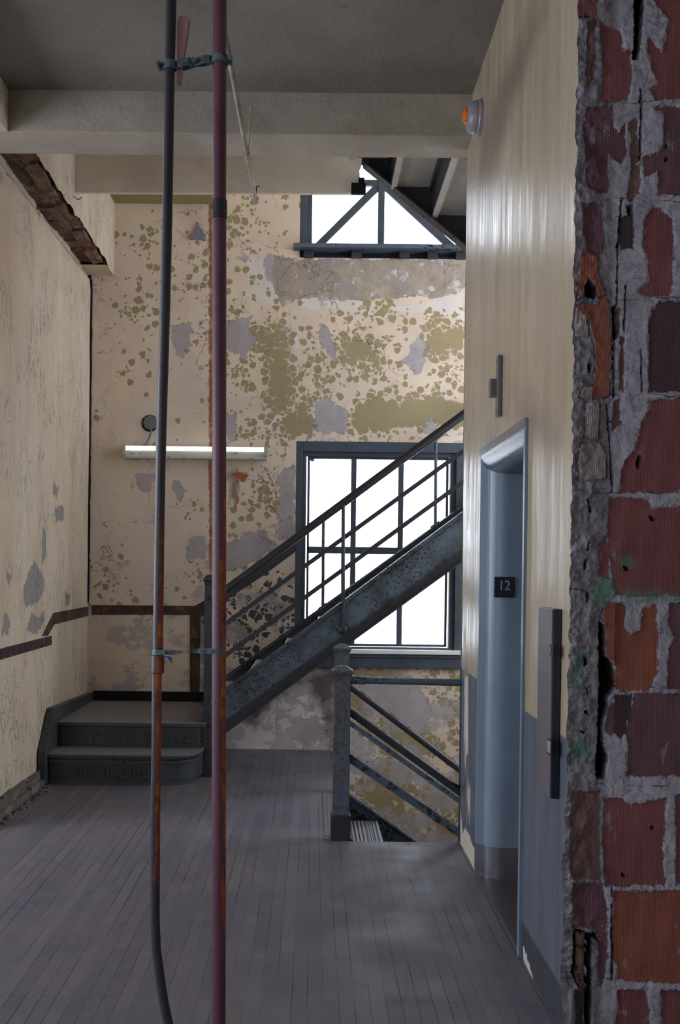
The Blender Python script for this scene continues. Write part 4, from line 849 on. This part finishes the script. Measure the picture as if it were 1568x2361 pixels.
bm = bmesh.new(); lathe(bm, [(.036,0),(.034,.012),(.018,.022)], (bxp+.004, YN+.0, 1.065), 20, 'y'); 
for v in bm.verts: v.co.y = 2*YN-v.co.y-.006
obj('baluster_foot', bm, M_irond, st, smooth=True)
obj('rail_bracket', B(bar, (bxp-.05,YR,hr(bxp-.05)-.03), (bxp+.05,YR,hr(bxp+.05)-.03), .03, .012), M_irond, st)
# window guard on the far stringer
far = lambda X: 1.912+.74*(X-.085)
YG = YF-.035
obj('handrail', B(tube, [(-.05,YG,far(-.05)+.004),(Xe,YG,far(Xe)+.004)], .022, 12), M_iron, st, smooth=True)
for xx in (.088, .998):
    obj('baluster', B(tube, [(xx,YG,fl_(xx)),(xx-.004,YG,far(xx)-.01)], .0135, 10), M_iron, st, smooth=True)
    obj('baluster_foot', B(bar, (xx-.04,YG,fl_(xx-.04)+.012), (xx+.03,YG,fl_(xx+.03)+.010), .03, .02), M_iron, st)
    obj('rail_bracket', B(bar, (xx-.05,YG,far(xx-.05)-.026), (xx+.05,YG,far(xx+.05)-.026), .03, .012), M_iron, st)
# brown wall band that follows the handrail
bm = bmesh.new()
prism(bm, [(-.80,1.145),(-.87,1.19),(-.87,1.12),(-.80,1.07)], 'y', YB-.006, YB-.001)
c = at(516,1370,Y=YB); d = at(683,1258,Y=YB)
# ------------------------------------------------------------------ well railing and down stairs
rl = thing('descending_staircase', 'iron stairs going down into the floor well, with chipped newel posts and guard rail', 'staircase', (.172, 5.52, 0))
newel(rl, .172, 5.535, 0, .965, M_newel); newel(rl, .205, 6.70, -.05, 1.0, M_newel)
obj('base_block', B(box, .117, .227, 5.48, 5.59, 0, .14), M_irond, rl, bevel=.004)
obj('top_rail', B(tube, [(.205,5.52,.885),(XR+.0,5.52,.878)], .019, 16), M_iron, rl, smooth=True)
obj('rail_socket', B(tube, [(.215,5.52,.885),(.30,5.52,.884)], .0235, 16), M_iron, rl, smooth=True)
dn = rl
for (yy, X0, a, b) in ((5.535, .215, .712, .712), (6.70, .25, .722, .742)):
    z = lambda X: a-b*(X-X0)
    obj('handrail', B(tube, [(X0-.02,yy,z(X0-.02)),(2.2,yy,z(2.2))], .024 if yy < 6 else .024, 14), M_irond, dn, smooth=True)
obj('rail', B(bar, (.21,5.535,.455), (2.2,5.535,.455-.665*1.99), .016, .052), M_iron, dn)
obj('rail', B(bar, (.25,6.70,.475), (2.2,6.70,.475-.695*1.95), .014, .04), M_iron, dn)
ds = lambda X: .0-.695*(X-.25)
bm = bmesh.new(); prism(bm, [(.25,.0),(2.3,ds(2.3)),(2.3,ds(2.3)-.26),(.25,-.20)], 'y', 6.69, 6.705); lip(bm, ds, .004, .012, 6.66, 6.72, .25, 2.3); lip(bm, ds, -.03, .05, 6.68, 6.69, .25, 2.3)
obj('stringer', bm, M_iron, dn)
dsn = lambda X: -.0-.70*(X-.22)
bm = bmesh.new(); prism(bm, [(.20,.0),(.22,.0),(2.3,dsn(2.3)),(2.3,dsn(2.3)-.25),(.20,-.22)], 'y', 5.555, 5.567)
obj('stringer', bm, M_irond, dn)
for i in range(7):
    X0 = .19+i*.265; Z0 = -.19*(i+1)
    bm = bmesh.new(); box(bm, X0, X0+.270, 5.57, 6.68, Z0-.025, Z0); 
    for k in range(9): box(bm, X0+.012+k*.029, X0+.028+k*.029, 5.58, 6.67, Z0, Z0+.004)
    obj('tread', bm, M_tread, dn, bevel=.001)
    obj('riser', B(box, X0-.004, X0+.002, 5.57, 6.68, Z0, Z0+.165), M_riser, dn)
# ------------------------------------------------------------------ flight above
up = thing('upper_staircase', 'underside of the next stair flight, rising left towards the landing slab', 'staircase', (.3, 5.8, 4.1))
ul = lambda X: 4.205-.795*(X-.34)
bm = bmesh.new(); prism(bm, [(.30,4.235),(2.2,ul(2.2)),(2.2,ul(2.2)+.35),(.30,4.59)], 'y', 6.74, 6.755); lip(bm, ul, .01, .012, 6.69, 6.79, .31, 2.2)
obj('stringer', bm, M_irond, up)
bm = bmesh.new(); prism(bm, [(.30,4.29),(2.2,ul(2.2)+.055),(2.2,ul(2.2)+.30),(.30,4.58)], 'y', 5.70, 5.715)
obj('stringer', bm, M_irond, up)
M_under = mat_plaster_plain('underside_paint', srgb(200,194,184), srgb(170,166,160), 3)
for i in range(8):
    X0 = .22+i*.28; Z0 = 4.277-.19*i
    bm = bmesh.new(); box(bm, X0, X0+.285, 5.715, 6.74, Z0, Z0+.02); obj('tread', bm, M_under, up)
    obj('riser', B(box, X0-.004, X0+.002, 5.715, 6.74, Z0+.0, Z0+.20), M_irond, up)
    bm = bmesh.new(); box(bm, X0+.0, X0+.036, 5.72, 6.735, Z0-.022, Z0+.002); obj('angle_strip', bm, M_under, up, bevel=.002)
    bm = bmesh.new(); box(bm, X0+.255, X0+.278, 5.72, 6.735, Z0-.035, Z0+.002); obj('angle_strip', bm, M_irond, up, bevel=.002)

# ------------------------------------------------------------------ wall mouldings (grooves where the chair rail was)
def px_prism(bm, pts, plane, val, t0, t1):
    if plane == 'Y': prism(bm, [(at(x, y, Y=val)[0], at(x, y, Y=val)[2]) for x, y in pts], 'y', t0, t1)
    else: prism(bm, [(at(x, y, X=val)[1], at(x, y, X=val)[2]) for x, y in pts], 'x', t0, t1)
bm = bmesh.new(); px_prism(bm, [(212,1395),(455,1397),(455,1418),(212,1417)], 'Y', YB, YB-.004, YB+.01); px_prism(bm, [(438,1400),(463,1400),(460,1608),(438,1608)], 'Y', YB, YB-.006, YB+.01); px_prism(bm, [(450,1396),(482,1380),(485,1408),(460,1425)], 'Y', YB, YB-.008, YB+.01)
struct('trim_9', bm, M_dado, 'brown band left by the missing chair rail on the back wall', 'moulding')
bm = bmesh.new(); px_prism(bm, [(211,1397),(122,1413),(121,1440),(211,1417)], 'X', XL, XL-.01, XL+.008); px_prism(bm, [(122,1413),(123,1440),(108,1466),(96,1466)], 'X', XL, XL-.01, XL+.008)
struct('trim_10', bm, M_dado, 'brown band rising over the steps on the left wall', 'moulding')
bm = bmesh.new(); px_prism(bm, [(484,1376),(530,1342),(680,1243),(684,1270),(610,1325),(548,1366),(540,1374),(486,1404)], 'Y', YB, YB-.005, YB+.01)
struct('trim_12', bm, M_irond, 'dark slate band on the wall behind the lower end of the handrail', 'moulding')
bm = bmesh.new()
a = at(118,1478,X=XL); y = 5.7
while y < 7.08:
    L = min(random.uniform(.10,.16), 7.10-y); box(bm, XL-.01, XL+.007, y, y+L-.008, .935, 1.0); y += L
struct('trim_11', bm, M_dtile, 'row of dark tiles set low in the left wall', 'moulding', bevel=.002)
# left baseboard remains
bm = bmesh.new(); y = 5.6
while y < 6.80:
    L = random.uniform(.2, .42); h = .10+random.uniform(0, .012)
    box(bm, XL-.01, XL+.025+random.uniform(0,.008), y, min(y+L-.004, 6.82), -.01, h); box(bm, XL-.01, XL+.045+random.uniform(-.006,.012), y, min(y+L, 6.82), -.01, .05+random.uniform(-.006,.006)); y += L
bmesh.ops.subdivide_edges(bm, edges=list(bm.edges), cuts=2, use_grid_fill=True)
for v in bm.verts: v.co.x += (float(fbm(np.array(v.co.y*30), np.array(v.co.z*30)))-.5)*.008; v.co.z += (float(fbm(np.array(v.co.y*24+4), np.array(v.co.x*24)))-.5)*.006
struct('baseboard_left', bm, M_kerb)
bm = bmesh.new()
for i in range(90):
    y = random.uniform(5.7, 6.70); x = XL+.055+abs(random.gauss(0, .03)); r = random.uniform(.002, .009)
    vs = box(bm, x-r, x+r, y-r*1.3, y+r*1.3, 0, r*1.2)
    for v in vs: v.co += Vector((random.uniform(-r,r)*.5, random.uniform(-r,r)*.5, 0))
tag(obj('plaster_rubble', bm, M_kerb), 'crumbs of fallen plaster along the broken left baseboard', 'rubble', kind='stuff')

# ------------------------------------------------------------------ pipes in the foreground
YP = 3.10
def pxp(x, y, Y=YP): return at(x, y, Y=Y)
rp = thing('maroon_standpipe', 'thick maroon pipe with orange rust running floor to ceiling', 'pipe', (pxp(505,2361)[0], YP, 0))
R_up = [pxp(507,0), pxp(505.5,500)]; dirp = Vector(pxp(507,0))-Vector(pxp(504,2361))
top = Vector(pxp(507,0))+dirp*((4.06-pxp(507,0)[2])/dirp.z); bot = Vector(pxp(504,2361))-dirp*(pxp(504,2361)[2]/dirp.z)
cou = Vector(pxp(506,485))
obj('pipe', B(tube, [tuple(bot), tuple(cou)], .0222, 24), M_piper, rp, smooth=True)
obj('pipe', B(tube, [tuple(cou), tuple(top)], .0212, 24), M_piper, rp, smooth=True)
obj('coupling', B(tube, [cou+Vector((0,0,-.028)), cou+Vector((0,0,-.026)), cou+Vector((0,0,.028)), cou+Vector((0,0,.031))], [.0215,.0242,.0242,.0215], 24), M_irond, rp, smooth=True)
lpz = thing('grey_standpipe', 'thinner dark grey pipe that bends at its foot', 'pipe', (pxp(360,2200)[0], YP, 0))
Lp = [(395,0),(391.5,140),(386,500),(381,700),(372,1000),(367,1250),(364,1495),(361.5,1560),(361,1700),(358.5,1850),(357.5,2000),(357,2120),(360,2190),(368,2250),(377,2310),(388,2361)]
P_ = [pxp(x, y) for x, y in Lp]; tp = Vector(P_[0])+(Vector(P_[0])-Vector(P_[1])).normalized()*.85; tp = Vector(P_[0])+(Vector(P_[0])-Vector(P_[1]))*((4.06-P_[0][2])/(P_[0][2]-P_[1][2]))
bt = Vector(P_[-1])+(Vector(P_[-1])-Vector(P_[-2]))*(P_[-1][2]/(P_[-2][2]-P_[-1][2]))
obj('pipe', B(tube, [tuple(tp)]+P_[:7], .0162, 20), M_pipel, lpz, smooth=True)
obj('pipe', B(tube, P_[6:]+[tuple(bt)], .0155, 20), M_pipel, lpz, smooth=True)
cz = Vector(pxp(364,1531)); obj('coupling', B(tube, [cz+Vector((0,0,-.029)), cz+Vector((0,0,-.026)), cz+Vector((0,0,.026)), cz+Vector((0,0,.029))], [.0175,.0203,.0203,.0175], 20), M_pipel, lpz, smooth=True)
# top clamp
cl = Vector(pxp(391.5,152)); crr = Vector(pxp(507,139))
tc = thing('pipe_clamp', 'blue-grey bolted steel clamp tying both pipes near the ceiling', 'clamp', tuple((cl+crr)/2))
def strip(bm, pts, h, t):
    """vertical ribbon through plan points with thickness t"""
    n_ = len(pts); L_, R2 = [], []
    for i, p in enumerate(pts):
        p = Vector(p); d = (Vector(pts[min(i+1,n_-1)])-Vector(pts[max(i-1,0)])); nn = Vector((d.y, -d.x, 0)).normalized()*t/2
        L_.append((bm.verts.new(p+nn+Vector((0,0,-h/2))), bm.verts.new(p+nn+Vector((0,0,h/2))))); R2.append((bm.verts.new(p-nn+Vector((0,0,-h/2))), bm.verts.new(p-nn+Vector((0,0,h/2)))))
    for i in range(n_-1):
        bm.faces.new((L_[i][0], L_[i+1][0], L_[i+1][1], L_[i][1])); bm.faces.new((R2[i][0], R2[i][1], R2[i+1][1], R2[i+1][0]))
        bm.faces.new((L_[i][1], L_[i+1][1], R2[i+1][1], R2[i][1])); bm.faces.new((L_[i][0], R2[i][0], R2[i+1][0], L_[i+1][0]))
    bm.faces.new((L_[0][0], L_[0][1], R2[0][1], R2[0][0])); bm.faces.new((L_[-1][0], R2[-1][0], R2[-1][1], L_[-1][1]))
def arc(c, r, a0, a1, n_=10): return [(c.x+r*math.cos(math.radians(a0+(a1-a0)*k/n_)), c.y+r*math.sin(math.radians(a0+(a1-a0)*k/n_)), c.z) for k in range(n_+1)]
mid = (cl+crr)/2
for sgn, nm in ((-1, 'front_strap'), (1, 'back_strap')):
    a = arc(cl, .0195, 180, 180+ (180 if sgn < 0 else -180)); b = arc(crr, .0255, 180, 180+(180 if sgn < 0 else -180))
    pts = [(cl.x-.034, cl.y+sgn*.002, cl.z-.004)]+a+[(cl.x+.030, cl.y+sgn*.014, cl.z+.001), (mid.x-.02, mid.y+sgn*.014, mid.z-.002), (mid.x-.005, mid.y+sgn*.003, mid.z), (mid.x+.006, mid.y+sgn*.004, mid.z+.001), (crr.x-.05, crr.y+sgn*.013, crr.z-.003), (crr.x-.032, crr.y+sgn*.008, crr.z)]+b+[(crr.x+.038, crr.y+sgn*.002, crr.z-.003)]
    obj(nm, B(strip, pts, .024, .004), M_galv, tc)
for px_, pz in ((cl.x-.030, cl.z-.004), (mid.x-.0, mid.z), (crr.x+.033, crr.z-.002), (cl.x+.036, cl.z-.006)):
    bt_ = obj('bolt', B(tube, [(px_, YP-.022, pz), (px_, YP+.02, pz)], .0045, 8), M_irond, tc)
    nt = obj('nut', B(lathe, [(.009,-.024),(.009,-.016)], (px_, YP, pz), 6, 'y'), M_galv, None); nt.parent = bt_
# lower perforated strap
al_ = Vector(pxp(365,1503)); ar = Vector(pxp(503,1500))
ps = thing('perforated_strap', 'twisted perforated strap tying both pipes at waist height', 'strap', tuple((al_+ar)/2))
md = Vector(pxp(435,1505))
bm = bmesh.new(); strip(bm, arc(al_, .0180, 90, 270)[1:]+[(al_.x+.03, YP-.019, al_.z+.001), (al_.x+.052, YP-.017, al_.z)], .0155, .0015)
s1 = obj('strap_half', bm, M_galv, ps)
bm = bmesh.new(); strip(bm, list(reversed(arc(ar, .0240, 90, -90)[1:]))[::-1]+[(ar.x-.035, YP-.022, ar.z), (ar.x-.058, YP-.017, ar.z)], .0160, .0015)
s2 = obj('strap_half', bm, M_galv, ps)
bm = bmesh.new()
N_ = 10; p0 = Vector((al_.x+.050, YP-.017, al_.z)); p1 = Vector((ar.x-.056, YP-.017, ar.z)); prev = None
for k in range(N_+1):
    t = k/N_; p = p0.lerp(p1, t); a = math.pi*t; hh = .0075
    v1 = bm.verts.new(p+Vector((0, math.sin(a)*hh*.8, math.cos(a)*hh*(1 if t in (0,1) else .85)))); v2 = bm.verts.new(p-Vector((0, math.sin(a)*hh*.8, math.cos(a)*hh)))
    v3 = bm.verts.new(v1.co+Vector((0,.0015,0))); v4 = bm.verts.new(v2.co+Vector((0,.0015,0)))
    if prev: bm.faces.new((prev[0],v1,v2,prev[1])); bm.faces.new((prev[2],prev[3],v4,v3)); bm.faces.new((prev[0],prev[2],v3,v1)); bm.faces.new((prev[1],v2,v4,prev[3]))
    prev = (v1, v2, v3, v4)
obj('twist', bm, M_galv, ps)
for px_ in (al_.x-.011, al_.x, al_.x+.011, al_.x+.032, al_.x+.044):
    h_ = obj('hole', B(lathe, [(.0024,0),(.0024,.0006)], (px_, YP-(.0205 if px_ > al_.x+.015 else .0193-.004*abs((px_-al_.x)/.011)), al_.z), 10, 'y'), M_irond, None); h_.parent = s1
for px_ in (ar.x-.038, ar.x-.014, ar.x-.003, ar.x+.009):
    h_ = obj('hole', B(lathe, [(.0024,0),(.0024,.0006)], (px_, YP-.0258, ar.z), 10, 'y'), M_irond, None); h_.parent = s2
for px_, pz in ((al_.x+.020, al_.z), (ar.x-.046, ar.z)):
    obj('bolt', B(lathe, [(.006,-.026),(.007,-.022),(.007,-.017)], (px_, YP, pz), 8, 'y'), M_galv, ps, smooth=True)
# blue wire
wt = Vector(pxp(365,1512))
loop = [(wt.x+.0185*math.cos(a), YP+.0185*math.sin(a), wt.z) for a in [2*math.pi*k/24 for k in range(25)]]
kn = Vector(pxp(391,1515, YP-.02))
pts = loop+[]
bm = bmesh.new(); tube(bm, loop, .0016, 8); tube(bm, [(wt.x+.016,YP-.012,wt.z),(kn.x-.004,YP-.02,kn.z),(kn.x+.004,YP-.024,kn.z-.006),(kn.x-.003,YP-.02,kn.z-.009),(kn.x-.004,YP-.016,kn.z+.002),(kn.x+.006,YP-.02,kn.z-.001),(kn.x+.002,YP-.023,kn.z-.010),(kn.x+.009,YP-.021,kn.z-.018)], .0020, 8)
tube(bm, [(kn.x-.005,YP-.02,kn.z-.002),(kn.x+.005,YP-.022,kn.z-.008),(kn.x-.001,YP-.025,kn.z-.004)], .0028, 8)
tag(obj('wire_tie', bm, M_wire, smooth=True), 'blue wire knotted round the grey pipe just under the strap', 'wire')
# wooden wedge
a = [pxp(409,50,YP+.01), pxp(416,38,YP+.01), pxp(438,44,YP+.01), pxp(424,138,YP+.01), pxp(417,190,YP+.01), pxp(408,193,YP+.01)]
bm = bmesh.new(); prism(bm, [(p[0], p[2]) for p in a], 'y', YP+.002, YP+.03)
tag(obj('wooden_wedge', bm, M_wood, bevel=.002), 'pinkish wooden wedge jammed beside the grey pipe above the clamp', 'wedge')

# painted conduit hanging under the ceiling
M_cond = mat_plaster_plain('painted_conduit', srgb(166,158,144), srgb(128,118,104), 8)
cn = thing('ceiling_conduit', 'thin paint-crusted conduit hanging below the beam', 'pipe', (-.36, 5, 3.6))
c0, c1, c2 = at(530,140,X=-.36), at(569,352,X=-.36), at(590,463,X=-.36)
c00 = (c0[0], 3.0, c0[2]-(c1[2]-c0[2])/(c1[1]-c0[1])*(c0[1]-3.0))
obj('tube', B(tube, [c00, c0, c1, c2], .011, 12), M_cond, cn, smooth=True)
obj('coupling', B(tube, [Vector(c1)+Vector((0,-.0,.0)), Vector(c1)+Vector((0,.09,.004))], .0165, 14), M_cond, cn, smooth=True)
obj('end_cap', B(tube, [Vector(c2)+Vector((0,-.05,-.002)), Vector(c2)+Vector((0,.02,.001))], .0155, 14), M_cond, cn, smooth=True)
obj('hanger', B(tube, [Vector(c2)+Vector((0,-.02,.0)), Vector(c2)+Vector((.004,-.02,.075)), Vector(c2)+Vector((.022,-.02,.08))], .004, 8), M_irond, cn)
obj('hanger', B(tube, [Vector(c1)+Vector((.008,-.03,.0)), Vector(c1)+Vector((.012,-.03,.05)), Vector(c1)+Vector((.02,-.03,.22))], .004, 8), M_cond, cn)
# hook wire at the broken corner
hk = at(170,452,X=XU+.01)
tag(obj('bent_wire', B(tube, [(hk[0],hk[1],hk[2]+.0),(hk[0]+.02,hk[1],hk[2]-.02),(hk[0]+.04,hk[1],hk[2]-.022),(hk[0]+.055,hk[1],hk[2]-.005)], .003, 6), M_irond), 'short bent wire sticking out under the landing slab', 'wire')

# ------------------------------------------------------------------ fluorescent lamp and junction box
x0, x1 = -1.565, -.385; zt, zl = 2.495, 2.39
lf = thing('fluorescent_light', 'wall-mounted fluorescent tube light with a stained white channel', 'lamp', (-.97, YB, 2.4))
M_chan = mat_iron('stained_lamp_enamel', srgb(186,186,176), srgb(120,96,70), .64, 20)
bm = bmesh.new(); box(bm, x0, x1, YB-.05, YB-.001, zl, zt); box(bm, x0, x1, YB-.065, YB-.05, zl, zl+.022)
obj('channel', bm, M_chan, lf, bevel=.004)
for a, b in ((x0-.006, x0+.022), (x1-.024, x1+.006)): obj('end_socket', B(box, a, b, YB-.085, YB-.045, zl+.03, zt+.004), M_chan, lf, bevel=.003)
n = NT('lit_tube'); n.b.inputs['Base Color'].default_value = (1,1,1,1); n.b.inputs['Emission Color'].default_value = (1,.99,.9,1); n.b.inputs['Emission Strength'].default_value = 1.6
obj('tube', B(tube, [(x0+.022, YB-.068, zt-.022), (x1-.024, YB-.068, zt-.022)], .019, 16), n.m, lf, smooth=True)
jc = at(347, 975, Y=YB)
jx = thing('junction_box', 'grey octagonal junction box cover with dangling cable above the tube light', 'box', jc)
M_jb = mat_flat('grey_box_cover', srgb(104,112,112), .5)
obj('cover', B(lathe, [(.062,0),(.062,-.014),(.05,-.018)], (jc[0], YB, jc[2]), 8, 'y'), M_jb, jx, smooth=False)
obj('back_plate', B(lathe, [(.072,.0),(.07,-.005)], (jc[0]-.004, YB, jc[2]-.004), 12, 'y'), M_darkv, jx)
obj('cable', B(tube, [(jc[0]+.01,YB-.012,jc[2]-.05),(jc[0]-.0,YB-.02,jc[2]-.11),(jc[0]-.03,YB-.02,jc[2]-.18),(jc[0]-.06,YB-.03,zt)], .007, 8), M_jb, jx, smooth=True)
hb = at(456, 545, Y=YB)
bm = bmesh.new(); px_prism(bm, [(438,545),(450,536),(475,541),(474,556),(455,552),(440,554)], 'Y', YB, YB-.02, YB-.001)
px_prism(bm, [(448,538),(452,526),(457,512),(461,524),(470,532),(468,538)], 'Y', YB, YB-.012, YB-.001)
tag(obj('paint_curl', bm, mat_flat('loose_plaster', srgb(128,130,138), .8)), 'bluish curl of loose plaster high on the back wall', 'fragment')

# pipes exposed at the foot of the tile wall
q0, q1 = at(1336, 2145, Y=YT+.03), at(1334, 2272, Y=YT+.03)
tag(obj('pipe_stub', B(tube, [q1, (q1[0], q1[1], q1[2]+.01), q0], [.015,.0165,.0165], 16), mat_iron('stub_paint', srgb(150,126,112), srgb(104,66,58), .55, 30), smooth=True), 'short pinkish pipe stub in the broken foot of the tile wall', 'pipe')
q0, q1 = at(1357, 2140, Y=YT+.04), at(1356, 2361, Y=YT+.04)
tag(obj('wall_pipe', B(tube, [(q1[0], q1[1], 0), q0], .0105, 14), M_darkv, smooth=True), 'dark thin pipe inside the slot at the foot of the tile wall', 'pipe')
